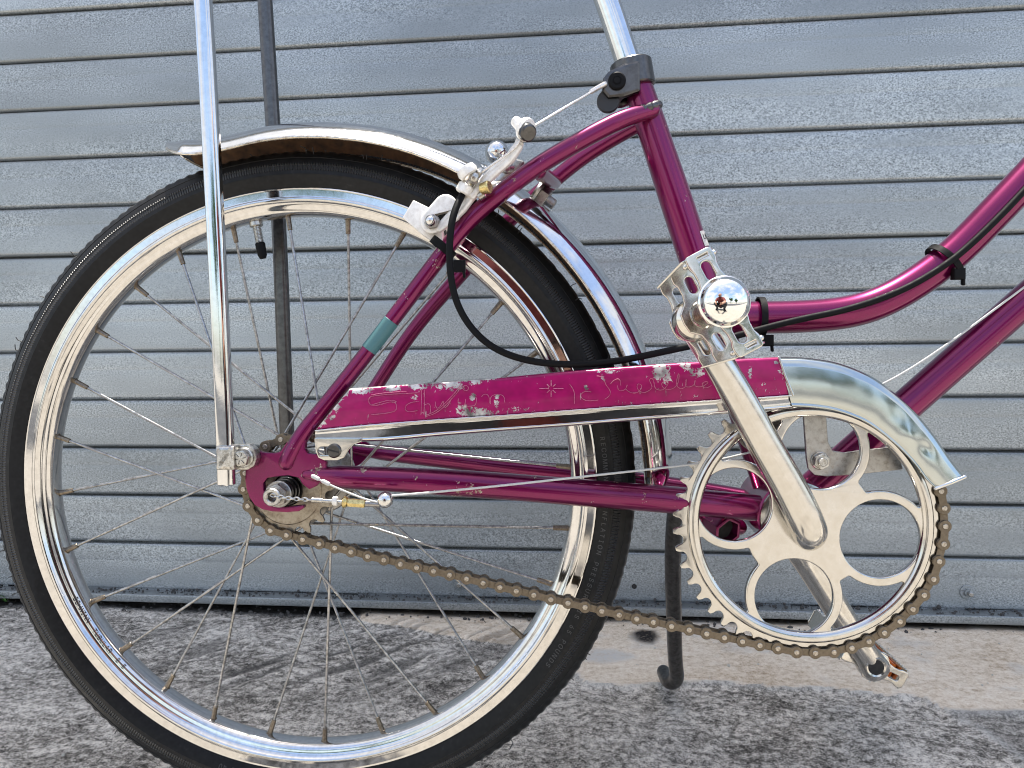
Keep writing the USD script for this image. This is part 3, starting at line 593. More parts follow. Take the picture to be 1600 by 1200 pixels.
def gear_poly(n, pitch_r, tip, root, holes=()):
    """Teeth with round valleys for the rollers."""
    rr = 0.0038
    disc_ = Point(0, 0).buffer(tip, 128)
    cut = [Point(math.cos(2*math.pi*(k+0.5)/n)*pitch_r, math.sin(2*math.pi*(k+0.5)/n)*pitch_r).buffer(rr, 10) for k in range(n)]
    wedge = []
    for k in range(n):
        a = 2*math.pi*(k+0.5)/n; w_ = 2*math.pi/n
        wedge.append(Polygon([*[(math.cos(a)*pitch_r-math.sin(a)*q*rr, math.sin(a)*pitch_r+math.cos(a)*q*rr) for q in (0.97, -0.97)], (math.cos(a-w_*0.46)*tip*1.02, math.sin(a-w_*0.46)*tip*1.02), (math.cos(a+w_*0.46)*tip*1.02, math.sin(a+w_*0.46)*tip*1.02)]))
    g_ = disc_.difference(unary_union(cut+wedge)).buffer(-0.0002).buffer(0.0002).simplify(0.00008)
    for h_ in holes: g_ = g_.difference(h_)
    return g_ if g_.geom_type == 'Polygon' else max(g_.geoms, key=lambda s: s.area)
from shapely import affinity
sp_poly = affinity.rotate(gear_poly(16, 0.03255, 0.0362, 0.0285, [Point(0, 0).buffer(0.012, 24)]), 4, origin=(0, 0))
obj('sprocket', join(plate(sp_poly, (-0.0432, -0.0408), 0.0003), fix(lathe([(0.0120, -0.0442), (0.0255, -0.0442), (0.0262, -0.0436), (0.0262, -0.0400), (0.0120, -0.0400)], (0, 0, 0), (0, 1, 0), 64, closed=True))), sprocket_mat, wheel)
# valve
va = math.radians(100.5)
er_ = np.array([math.cos(va), 0, math.sin(va)])
obj('valve_stem', join(sweep(np.array([er_*0.2125, er_*0.203, er_*0.1935]), 0.0030, 14, caps='flat'), disc(er_*0.2118, -er_, 0.0052, 0.004, 24), *[fix(lathe([(0.0029, 0), (0.0034, 0.0004), (0.0029, 0.0008)], er_*(0.2065-0.0011*k), -er_, 14)) for k in range(11)]), zinc, wheel)
obj('valve_cap', fix(lathe([(1e-6, 0), (0.0036, 0), (0.0040, 0.001), (0.0036, 0.010), (0.0025, 0.0125), (1e-6, 0.0128)], er_*0.1945, -er_, 14)), black_plastic, wheel)

# ---- frame
frame = xform('frame', bike)
def rpx(w_, p): return w_/2/SC(*p)
def tube(name, pts, width, mat=None, step=0.005, n=28, **k):
    c = spline(PP(pts), step)
    wd_ = np.atleast_1d(np.asarray(width, float))
    rr = np.array([w_/2/SC(*p) for w_, p in zip(np.broadcast_to(wd_, (len(pts),)), pts)])
    s = np.linspace(0, 1, len(pts)); r_ = np.interp(np.linspace(0, 1, len(c)), s, rr)
    return obj(name, fix(sweep(c, r_, n, **k)), mat or paint, frame)
tube('seat_tube', [(991, 118, 0), (1052, 300, 0), (1110, 478, 0), (1215, 797, 0)], [45, 51, 51, 51], caps='flat')
tube('top_tube', [(1120, 496, 0), (1200, 496, 0), (1300, 491, 0), (1378, 471, 0), (1474, 410, 0), (1540, 347, 0), (1600, 284, 0), (1760, 110, 0), (1850, 10, 0)], [51, 51, 51, 51, 51, 52, 52, 52, 52])
tube('down_tube', [(1240, 790, 0), (1310, 727, 0), (1455, 599, 0), (1600, 471, 0), (1880, 225, 0)], 50)
tube('seat_stay', [(449, 722, -0.0575), (470, 683, -0.056), (515, 625, -0.052), (595, 523, -0.046), (690, 398, -0.042), (735, 343, -0.041), (780, 304, -0.040), (837, 262, -0.037), (900, 224, -0.031), (975, 186, -0.021), (1020, 172, -0.012)], [27, 26, 25, 25, 26, 27, 28, 29, 29, 29, 24], paint_chipped)
tube('seat_stay', [(545, 668, 0.0575), (592, 597, 0.052), (650, 511, 0.046), (735, 412, 0.042), (795, 345, 0.041), (858, 288, 0.037), (912, 245, 0.031), (975, 207, 0.020), (1022, 184, 0.010)], [22, 22, 22, 23, 24, 25, 25, 25, 22])
obj('seat_stay_bridge', sweep(np.array([P(842, 268, -0.034), P(858, 280, 0.0), P(866, 284, 0.034)]), 0.006, 16), paint, frame)
tube('chain_stay', [(480, 741, -0.0575), (510, 743, -0.0575), (550, 746, -0.0565), (650, 751, -0.053), (800, 761, -0.046), (900, 769, -0.041), (1025, 779, -0.036), (1112, 787, -0.031), (1205, 796, -0.022)], [18, 36, 39, 42, 42, 43, 43, 42, 40], paint_chipped)
tube('chain_stay', [(545, 700, 0.057), (575, 704, 0.057), (620, 710, 0.055), (700, 719, 0.051), (800, 731, 0.045), (900, 741, 0.040), (1000, 753, 0.034), (1110, 770, 0.028), (1200, 785, 0.018)], [14, 24, 26, 27, 28, 29, 30, 31, 30])
bbc = P(1226, 796, 0.0)
obj('bottom_bracket', fix(lathe([(0.0240, -0.0335), (0.0272, -0.0345), (0.0284, -0.0335), (0.0284, 0.0335), (0.0272, 0.0345), (0.0240, 0.0335)], bbc, (0, 1, 0), 64, closed=True)), paint, frame)
obj('bearing_cup', fix(lathe([(0.0075, -0.0375), (0.0205, -0.0380), (0.0268, -0.0365), (0.0272, -0.0345), (0.0262, -0.033), (0.0075, -0.033)], bbc, (0, 1, 0), 48, closed=True)), chrome_worn, frame)
obj('bearing_cup', fix(lathe([(0.0075, 0.0375), (0.0205, 0.0380), (0.0268, 0.0365), (0.0272, 0.0345), (0.0262, 0.033), (0.0075, 0.033)], bbc, (0, 1, 0), 48, closed=True)), chrome_worn, frame)
# dropouts: the near one traced at 5 x from its corner (320, 660)
def z5(pts): return [(320+x/5, 660+y/5) for x, y in pts]
drop_out = z5([(375, 185), (410, 205), (455, 229), (560, 235), (602, 222), (650, 150), (800, 120), (792, 205), (815, 236), (880, 243), (960, 300), (960, 420), (880, 495), (825, 520), (772, 480), (742, 430), (660, 412), (500, 430), (470, 470), (473, 520), (500, 570), (550, 640), (640, 655), (785, 640),
               (788, 662), (745, 690), (650, 698), (540, 692), (460, 676), (400, 642), (360, 585), (335, 515), (324, 440), (328, 360), (345, 250)])
obj('dropout', plate(px_poly(drop_out, -0.0575, 0.0012), (-0.0602, -0.0552), 0.0009), paint_chipped, frame)
dp = np.array([(x, z) for x, z in px_poly(drop_out, -0.0575, 0.0012).exterior.coords])
obj('dropout', plate(Polygon(dp).buffer(0), (0.0552, 0.0602), 0.0009), paint, frame)
# the teal band wrapped round the near stay, the worn white sticker on the seat tube
st = spline(PP([(575, 548.5, -0.0474), (595, 523, -0.046), (613, 499.5, -0.0452)]), 0.003)
obj('teal_band', fix(sweep(st, 25.6/2/SC(595, 523, -0.046), 28, caps='flat')), teal_tape, frame)
ta_, tb_2 = P(1076, 374, 0), P(1083, 394, 0); tdir = (tb_2-ta_)/np.linalg.norm(tb_2-ta_)
def on_tube(p, r, ang):                                      # ang: 0 faces the viewer, 90 degrees the right side
    sd_ = np.array([1.0, 0, 0]); sd_ = sd_-tdir*(sd_ @ tdir); sd_ /= np.linalg.norm(sd_)
    return p + r*(math.cos(ang)*np.array([0, -1.0, 0])+math.sin(ang)*sd_)
RT = 51/2/SC(1094, 385, 0)
an_ = np.radians(np.linspace(38, 86, 10)); qs = np.array([[on_tube(ta_+tdir*s_2, RT+0.0003, a) for a in an_] for s_2 in (-0.002, 0.004, 0.010)])
sk = obj('sticker', (qs.reshape(-1, 3), grid_faces(3, 10)), white_decal, frame, smooth=True)
tx = meshkit.text_mesh('LM', 0.0040, 0.0002); tv = np.array(tx.vertices)
obj('sticker_text', (np.array([on_tube(ta_+tdir*(0.0045-v_[1]), RT+0.0004+v_[2], math.radians(44)+v_[0]/RT) for v_ in tv]), tx.faces), rim_letter, sk, smooth=False)
# weld bead and paintless patch where the stays meet the seat tube
obj('weld_bead', fix(sweep(spline(PP([(986, 180, -0.016), (1003, 172, -0.018), (1020, 166, -0.016), (1029, 164, -0.008)]), 0.0015), 0.0032+0.0006*np.sin(np.arange(len(spline(PP([(986, 180, -0.016), (1003, 172, -0.018), (1020, 166, -0.016), (1029, 164, -0.008)]), 0.0015)))*2.1), 12)), steel_dark, frame)
# kickstand housing under the bracket, with its open six-sided end
ks_c = P(1138, 832, -0.024)
ax_ = np.array([0.42, -0.86, -0.25]); ax_ /= np.linalg.norm(ax_)
u_, v_, w_ = frame_of(ax_)
hx = Polygon([(math.cos(a)*0.0125, math.sin(a)*0.0125) for a in np.arange(6)*math.pi/3+0.5]); hx_in = Polygon([(math.cos(a)*0.0095, math.sin(a)*0.0095) for a in np.arange(6)*math.pi/3+0.5])
obj('kickstand_housing', plate(hx.difference(hx_in), (-0.045, 0.0), 0.0006, ks_c, u_, v_, w_), paint, frame)
obj('kickstand_spring', disc(ks_c-ax_*0.006, -ax_, 0.0093, 0.004, 6), dark_hole, frame)
obj('housing_web', sweep(spline(np.array([P(1080, 800, -0.005), P(1110, 815, 0.0), P(1150, 822, 0.012)]), 0.004), (0.010, 0.007), 18, side=(0, 1, 0)), paint, frame)

# ---- seat post, seat clamp and its straddle cable
c = spline(PP([(735, -480, 0), (906, -95, 0), (948, 0, 0), (982, 100, 0), (996, 135, 0)]), 0.01)
obj('seat_post', fix(sweep(c, 39/2/SC(960, 50, 0), 40, caps='flat')), chrome, bike)
cl = xform('seat_clamp', bike)
a_, b_ = P(985, 98, 0), P(992, 138, 0); axs = (b_-a_)/np.linalg.norm(b_-a_); LC = np.linalg.norm(b_-a_)
obj('band', fix(lathe([(0.0112, 0.0), (0.0152, 0.0), (0.0160, 0.001), (0.0160, LC-0.001), (0.0150, LC), (0.0112, LC)], a_, axs, 48, closed=True)), steel_dark, cl)
ear = px_poly([(1000, 97), (975, 102), (950, 115), (942, 125), (940, 145), (950, 157), (975, 155), (1000, 146)], -0.011, 0.002)
obj('ear', plate(ear, (-0.0165, -0.0110), 0.0022), steel_dark, cl); obj('ear', plate(affinity.translate(ear, 0, 0), (0.006, 0.0115), 0.0022), steel_dark, cl)
bc = P(964, 127, -0.0165)
obj('bolt', join(disc(bc+[0, 0.004, 0], (0, -1, 0), 0.0066, 0.0065, 28, 0.001), hexnut(bc+[0, -0.002, 0], (0, -1, 0), 0.0032, 0.0008, 0.3)), black_plastic, cl)
obj('bolt', join(sweep(np.array([P(962, 140, -0.008), P(955, 150, 0.004), P(950, 158, 0.016)]), 0.0085, 20), disc(P(950, 160, -0.010), (0, -1, 0), 0.0085, 0.004)), black_rubber, cl)

# ---- struts of the back rest, near chrome one and far dark one
def bar(name, pts, w_, mat, n=28, power=3.2, depth=None):
    c = spline(PP(pts), 0.012); rr = w_/2/SC(*pts[len(pts)//2])
    return obj(name, fix(sweep(c, (depth or rr*0.72, rr), n, side=(0, 1, 0), power=power, caps='flat')), mat, bike)
s1 = bar('back_rest_strut', [(262, -760, -0.070), (305, -160, -0.070), (317, 0, -0.070), (331, 240, -0.070), (343, 480, -0.070), (350, 640, -0.070), (354, 758, -0.070)], 27, chrome)
bar('back_rest_strut', [(371, -740, 0.070), (405, -150, 0.070), (414, 0, 0.070), (428, 220, 0.070), (438, 400, 0.070), (444, 560, 0.070), (449, 690, 0.070)], 22, steel_dark)
cb = xform('strut_clamp', bike)
x0 = P(336, 697, -0.078); x1 = P(366, 735, -0.078)
obj('sleeve', plate(smooth_poly([(x0[0], x1[2]), (x1[0], x1[2]), (x1[0], x0[2]), (x0[0], x0[2])], 0.0008), (-0.0785, -0.0615), 0.003, steps=4), zinc, cb)
obj('flange', plate(px_poly([(362, 696), (390, 694), (399, 702), (402, 716), (398, 728), (388, 734), (362, 734)], -0.068, 0.002), (-0.0690, -0.0606), 0.001), zinc, cb)
b0 = P(377, 716, -0.0735)
bo = obj('bolt', join(disc(b0+[0, 0.0045, 0], (0, -1, 0), 0.0072, 0.0022, 32), hexnut(b0+[0, 0.0022, 0], (0, -1, 0), 0.0062, 0.0042, 0.2, 0.0010)), zinc, cb)
marks = []
for a in np.arange(6)*math.pi/3+0.2: marks.append(sweep(np.array([b0+[math.cos(a)*0.0016, -0.0021, math.sin(a)*0.0016], b0+[math.cos(a)*0.0042, -0.0021, math.sin(a)*0.0042]]), 0.00025, 6))
obj('grade_marks', join(*marks), steel_dark, bo)

# ---- fender over the wheel
fend = [(112.2, 0.2900), (110.8, 0.2800), (109, 0.2718), (107, 0.2672), (104.5, 0.2646), (101.5, 0.2633), (96, 0.2644), (86, 0.2662), (74, 0.2680), (60, 0.2690), (45, 0.2693), (30, 0.2696), (15, 0.2705), (4, 0.2712), (-2.5, 0.2716)]
fa, fr = np.array(fend).T
aa = np.linspace(fa[0], fa[-1], 260); from scipy.interpolate import CubicSpline
fr_i = CubicSpline(fa[::-1], fr[::-1])(aa)
tail = P(268, 224, -0.005); ta_r, ta_a = math.hypot(tail[0], tail[2]-TR), math.degrees(math.atan2(tail[2]-TR, tail[0]))
fr_i = fr_i + np.clip((aa-113)/(128-113), 0, 1)**2*0.0
hw = 0.0285*np.ones_like(aa)
# rounded points at both ends: the blade narrows over the last few degrees
endw = np.minimum(np.sqrt(np.clip((aa-aa[-1]+0.02)/6, 0, 1)), np.sqrt(np.clip((aa[0]+0.02-aa)/4.5, 0, 1)))
hw = hw*np.clip(0.08+endw, 0, 1)
NV = 25; vv = np.linspace(-1, 1, NV)
crown_h = 0.0182*(1-np.abs(vv)**2.4) + 0.0012*np.exp(-(vv/0.16)**2)
def fender_pt(k, j, off):
    a = math.radians(aa[k]); e = np.array([math.cos(a), 0, math.sin(a)])
    return e*(fr_i[k]+crown_h[j]*(hw[k]/0.0285)+off)+np.array([0, vv[j]*hw[k], TR])
def fender_sheet(off):
    return np.array([[fender_pt(k, j, off) for j in range(NV)] for k in range(len(aa))])
top_s, bot_s = fender_sheet(0.0), fender_sheet(-0.0011)
V = np.concatenate([top_s, bot_s[:, ::-1]], 1); 
# shift so that the tail of the blade rises off the wheel as in the photograph
def lift(V):
    out = V.copy(); a = np.degrees(np.arctan2(V[..., 2]-TR, V[..., 0])); return out
fm = obj('rear_fender', fix((lift(V).reshape(-1, 3), grid_faces(len(aa), 2*NV, wrap_v=True))), chrome_rust if False else chrome, bike, smooth=50)
edge_p = lift(np.array([[fender_pt(k, 0, 0.0) for k in range(len(aa))]]))[0]
obj('fender_lip', fix(sweep(edge_p[2:-2], 0.0011, 8)), chrome_rust, fm)
edge_p = lift(np.array([[fender_pt(k, NV-1, 0.0) for k in range(len(aa))]]))[0]
obj('fender_lip', fix(sweep(edge_p[2:-2], 0.0011, 8)), chrome_rust, fm)
ins = lift(fender_sheet(-0.0016)[4:-6, 1:-1]); obj('fender_underside', (ins.reshape(-1, 3), grid_faces(ins.shape[0], ins.shape[1])), rust_inside, fm, smooth=True)

# ---- calliper brake, traced at 4.615 x from (620, 170)
brake = xform('rear_brake', bike)
def zb_(pts): return [(620+x/4.615, 170+y/4.615) for x, y in pts]
DB = -0.047
arm = px_poly(zb_([(870, 200), (900, 250), (925, 225), (905, 290), (850, 380), (790, 425), (700, 510), (640, 580), (560, 660), (500, 740), (440, 800), (405, 800), (430, 740), (470, 660), (530, 590), (600, 510), (700, 400), (790, 330), (850, 250)]), DB, 0.0012)
ba = obj('brake_arm', plate(arm, (DB-0.0040, DB+0.0030), 0.0022, steps=3), cast_white, brake)
obj('arm_rib', fix(sweep(spline(PP([(x, y, DB-0.0042) for x, y in zb_([(880, 265), (800, 370), (700, 460), (620, 540), (540, 630)])]), 0.003), (0.0016, 0.0028), 12, side=(0, 1, 0))), cast_white, ba)
loop_o = LineString([P(*zb_([(255, 815)])[0], DB-0.004)[[0, 2]], P(*zb_([(352, 705)])[0], DB-0.004)[[0, 2]]])
sl = 1/SC(680, 340, DB-0.004)
lp = loop_o.buffer(19*sl, 16).union(px_poly(zb_([(330, 620), (410, 640), (450, 790), (400, 830), (300, 900)]), DB-0.004)).buffer(0.001).buffer(-0.001).difference(loop_o.buffer(8.5*sl, 12))
obj('pad_slot', plate(lp, (DB-0.0060, DB+0.0005), 0.0018, steps=3), cast_white, ba)
pad = px_poly(zb_([(45, 790), (122, 660), (240, 718), (330, 880), (345, 1010), (260, 960), (180, 905)]), DB+0.004, 0.0010)
obj('brake_pad_holder', plate(pad, (DB+0.0015, DB+0.012), 0.0010), cast_white, brake)
obj('brake_pad', plate(pad.buffer(-0.0012), (DB+0.012, DB+0.026), 0.0008), black_rubber, brake)
nc = P(673.5, 346, DB-0.008)
obj('pad_nut', join(disc(nc+[0, 0.004, 0], (0, -1, 0), 0.0060, 0.0018), hexnut(nc+[0.0006, 0.0025, 0], (0, -1, 0), 0.0056, 0.0040, 0.2)), steel_grey, brake)
obj('acorn_cap', dome_cap(nc+[0, -0.0015, 0], (0, -1, 0), 0.0042, 0.0050), chrome, brake)
# barrel adjuster, cable stop, anchor
def cyl(name, pa, pb, r0, r1, mat, n=20, parent=brake, caps='flat'):
    return obj(name, fix(sweep(np.array([PP([pa])[0], (PP([pa])[0]+PP([pb])[0])/2, PP([pb])[0]]), np.array([r0, (r0+r1)/2, r1]), n, caps=caps)), mat, parent)
bz = lambda x, y, d: (620+x/4.615, 170+y/4.615, d)
cyl('barrel_adjuster', bz(470, 610, DB-0.006), bz(505, 545, DB-0.006), 0.0056, 0.0056, cast_white)
cyl('adjuster_screw', bz(500, 555, DB-0.006), bz(560, 440, DB-0.006), 0.0042, 0.0042, zinc)
oc = P(*bz(510, 455, DB-0.010)); dv = P(*bz(560, 480, DB-0.012))-oc
obj('cable_stop', fix(lathe([(0.0046, -0.0035), (0.0068, -0.0030), (0.0076, 0.0), (0.0068, 0.0030), (0.0046, 0.0035)], oc, P(*bz(540, 500, DB-0.006))-P(*bz(470, 400, DB-0.006)), 28, closed=True)), cast_white, brake)
cyl('stop_clip', bz(545, 495, DB-0.010), bz(585, 510, DB-0.010), 0.0045, 0.0040, zinc)
cyl('stop_nut', bz(580, 455, DB-0.008), bz(610, 470, DB-0.008), 0.0040, 0.0040, zinc, 6)
ac = P(*bz(930, 150, DB-0.006))
obj('anchor_ring', fix(lathe([(0.0050, -0.0028), (0.0078, -0.0024), (0.0086, 0), (0.0078, 0.0024), (0.0050, 0.0028)], ac, (0.75, -0.55, -0.35), 28, closed=True)), cast_white, brake)
cyl('anchor_bolt', bz(845, 80, DB-0.004), bz(900, 130, DB-0.006), 0.0036, 0.0046, cast_white)
cyl('anchor_nut', bz(925, 160, DB-0.007), bz(955, 178, DB-0.012), 0.0066, 0.0062, steel_dark, 14)
oc = P(*bz(722, 315, 0.012)); obj('far_anchor', fix(lathe([(1e-6, -0.0095)]+[(0.0095*math.sin(t), -0.0095*math.cos(t)) for t in np.linspace(0.2, 2.9, 12)]+[(1e-6, 0.0095)], oc, (0, 1, 0), 24)), chrome, brake)
far = px_poly(zb_([(740, 330), (870, 380), (930, 400), (880, 470), (800, 520), (760, 560), (700, 600), (680, 560), (760, 480), (800, 440), (840, 400)]), -0.02, 0.0012)
obj('brake_arm', plate(far, (-0.030, -0.022), 0.002), steel_grey, brake)
obj('brake_bridge', join(sweep(spline(PP([bz(700, 575, -0.036), bz(780, 570, -0.028), bz(830, 500, -0.012), bz(900, 430, 0.0)]), 0.003), 0.0055, 14), sweep(spline(PP([bz(790, 420, -0.03), bz(860, 430, -0.02), bz(930, 440, 0.0)]), 0.003), 0.005, 14)), zinc, brake)
cyl('arm_screw', bz(610, 580, DB-0.006), bz(672, 560, DB-0.009), 0.0042, 0.0046, brass)
cyl('arm_screw', bz(590, 640, DB-0.003), bz(630, 610, DB-0.004), 0.0030, 0.0030, zinc)
mb = P(*bz(1060, 640, 0.010)); mdir = P(*bz(1150, 710, 0.010))-P(*bz(1010, 610, 0.010))
obj('mounting_bolt', join(fix(lathe([(1e-6, -0.008), (0.0100, -0.008), (0.0108, -0.006), (0.0100, -0.004), (1e-6, -0.004)], mb, mdir, 24)), hexnut(mb-mdir/np.linalg.norm(mdir)*0.004, mdir, 0.0085, 0.0075, 0.2), sweep(np.array([mb, mb+mdir*0.55]), 0.0042, 14, caps='flat')), steel_grey, brake)
# straddle wire and cable housing
obj('straddle_wire', join(sweep(spline(PP([bz(615, 455, DB-0.008), bz(720, 380, DB-0.0075), bz(850, 280, DB-0.007), bz(900, 205, DB-0.007)]), 0.004), 0.0009, 8), sweep(spline(PP([bz(975, 133, DB-0.004), (945, 131, -0.018)]), 0.006), 0.0009, 8), sweep(PP([(924, 143, -0.0225), (934, 137, -0.020), (945, 131, -0.018)]), 0.0019, 10)), cable_steel, brake)
cabp = [(722, 305, DB-0.006), (709, 335, -0.062), (703, 375, -0.066), (703, 415, -0.066), (710, 460, -0.066), (728, 500, -0.065), (760, 535, -0.064), (800, 556, -0.063), (850, 567, -0.060), (910, 569, -0.056), (970, 563, -0.050), (1030, 551, -0.042), (1078, 541, -0.034), (1130, 530, -0.026), (1190, 514, -0.020), (1260, 497, -0.0175), (1320, 484, -0.0175), (1400, 457, -0.0175), (1455, 428, -0.0172), (1500, 396, -0.0165), (1550, 350, -0.0155), (1600, 298, -0.0145), (1760, 122, -0.0145), (1850, 25, -0.0145)]
hs = obj('brake_cable', fix(sweep(spline(PP(cabp), 0.004), 11/2/SC(900, 560, -0.055), 14)), black_plastic, bike)

# ---- cable ties
def tie(pc, direction, r, tailp=None, width=0.0046):
    c_ = np.asarray(pc, float); w_ = np.asarray(direction, float); w_ /= np.linalg.norm(w_)
    t_ = obj('cable_tie', fix(lathe([(r, -width/2), (r+0.0012, -width/2), (r+0.0012, width/2), (r, width/2)], c_, w_, 40, closed=True)), black_plastic, bike)
    if tailp is not None:
        q_ = np.asarray(tailp, float); u_, v_, _ = frame_of(w_)
        obj('tie_head', box3(q_-[0.0042, 0.0035, 0.0042], q_+[0.0042, 0.0035, 0.0042], 0.0012), black_plastic, t_)
        obj('tie_tail', sweep(np.array([q_, q_+[0.003, -0.001, -0.004], q_+[0.0035, 0.0, -0.0075]]), (0.0022, 0.0010), 8, side=(0, 1, 0), power=4), black_plastic, t_)
tt = P(1474, 410, 0); tie(tt+[0, -0.0015, 0], P(1500, 386, 0)-P(1448, 430, 0), 0.0146, P(1497, 428, -0.012))
tie(P(1187, 497, 0)+[0, -0.002, 0], P(1200, 497, 0)-P(1170, 497, 0), 0.0148, P(1199, 532, -0.010))
sc_ = P(697, 390, -0.0435); tie(sc_+[-0.0015, -0.004, 0.001], P(690, 398, -0.042)-P(735, 343, -0.041), 0.0092, P(718, 416, -0.050), 0.006)

# ---- chain guard: shell, painted panel, rail, rounded nose
guard = xform('chain_guard', bike)
DG = -0.062
def curve2(pts, n):
    p = np.array(pts, float); s = np.r_[0, np.cumsum(np.linalg.norm(np.diff(p, axis=0), axis=1))]
    from scipy.interpolate import PchipInterpolator
    c = PchipInterpolator(s, p); return c(np.linspace(0, s[-1], n))
def loft(top, bot, prof, nu=160, close=False):
    """Surface between two pixel curves; prof rows: (v, displacement towards the viewer)."""
    a, b = curve2(top, nu), curve2(bot, nu); rows = []
    for i in range(nu):
        for v_, dd in prof:
            q_ = a[i]*(1-v_)+b[i]*v_
            rows.append(P(q_[0], q_[1], DG-dd(i/(nu-1), v_) if callable(dd) else DG-dd))
    return np.array(rows), grid_faces(nu, len(prof))
p_top = [(547, 607), (640, 600), (740, 592.5), (800, 588), (880, 580.5), (1000, 571), (1100, 564.5), (1180, 559.5), (1216, 558)]
p_bot = [(494, 671), (560, 664.5), (700, 653.5), (800, 647), (880, 641), (1000, 632), (1115, 624.5), (1210, 618.5), (1240, 616)]
vs = np.linspace(0, 1, 56)
prof_p = [(0.0, -0.018), (0.0, -0.010), (0.0, -0.004), (0.004, -0.0018), (0.02, -0.0006), (0.05, 0.0)] + [(v_, 0.0012*math.sin(math.pi*v_)) for v_ in np.linspace(0.08, 0.985, 60)] + [(1.0, -0.0008)]
NU = 420
pvx, pfx = loft(p_top, p_bot, prof_p, NU)
# wear: bare metal along the upper edge, in the knocked patches and along the bottom crease
ta, tb = curve2(p_top, NU), curve2(p_bot, NU)
vv_ = np.array([v_ for v_, _ in prof_p]); pix = ta[:, None]*(1-vv_[None, :, None])+tb[:, None]*vv_[None, :, None]
PX, PY = pix[..., 0], pix[..., 1]; hgt = np.linalg.norm(tb-ta, axis=1)[:, None]
wear = np.zeros_like(PX)
dtop = vv_[None]*hgt; dbot = (1-vv_[None])*hgt
left = np.clip((830-PX)/60, 0, 1)
wear = np.maximum(wear, left*np.clip(1-dtop/7.0, 0, 1)*1.0)
wear = np.maximum(wear, np.clip(1-dtop/2.5, 0, 1)*0.55*np.clip((PX-860)/60, 0, 1))
wear = np.maximum(wear, np.clip(1-dbot/4.5, 0, 1)*0.55)
edge_l = np.abs(np.arange(NU)/(NU-1)); wear = np.maximum(wear, np.clip(1-edge_l/0.018, 0, 1)[:, None]*0.75)
wear = np.maximum(wear, np.clip(1-(1-edge_l)/0.012, 0, 1)[:, None]*0.62)
for x, y, rx, ry, s in [(562, 611, 22, 6, .9), (612, 608, 14, 6, .85), (658, 604, 24, 6, .9), (706, 601, 32, 9, .95), (745, 597, 12, 6, .8), (742, 645, 34, 8, .95), (722, 637, 10, 8, .9), (526, 637, 8, 9, .9), (519, 652, 6, 6, .8), (506, 661, 6, 5, .8), (648, 621, 7, 6, .8), (739, 620, 6, 6, .9),
                        (776, 627, 5, 14, .85), (790, 640, 8, 6, .6), (1033, 580, 17, 16, 1.0), (1041, 592, 12, 8, .85), (1072, 573, 9, 9, .9), (1088, 582, 14, 9, .85), (1172, 581, 4, 13, .9), (1163, 585, 8, 4, .7), (1222, 580, 9, 5, .85), (1191, 600, 8, 4, .8), (1214, 594, 6, 5, .7), (1150, 612, 12, 4, .7), (955, 580, 22, 5, .8), (942, 590, 6, 8, .75), (917, 606, 5, 7, .7), (663, 625, 3, 34, .55), (660, 640, 5, 16, .5), (1195, 608, 20, 4, .6), (1213, 566, 6, 3, .8), (1100, 618, 40, 4, .5), (1000, 628, 60, 4, .5), (820, 641, 30, 5, .6), (820, 637, 26, 3, .62), (845, 630, 8, 3, .6)]:
    rr_ = np.sqrt(((PX-x)/rx)**2+((PY-y)/ry)**2); wear = np.maximum(wear, 0.80*s*np.clip(1.35-rr_*0.75, 0, 1))
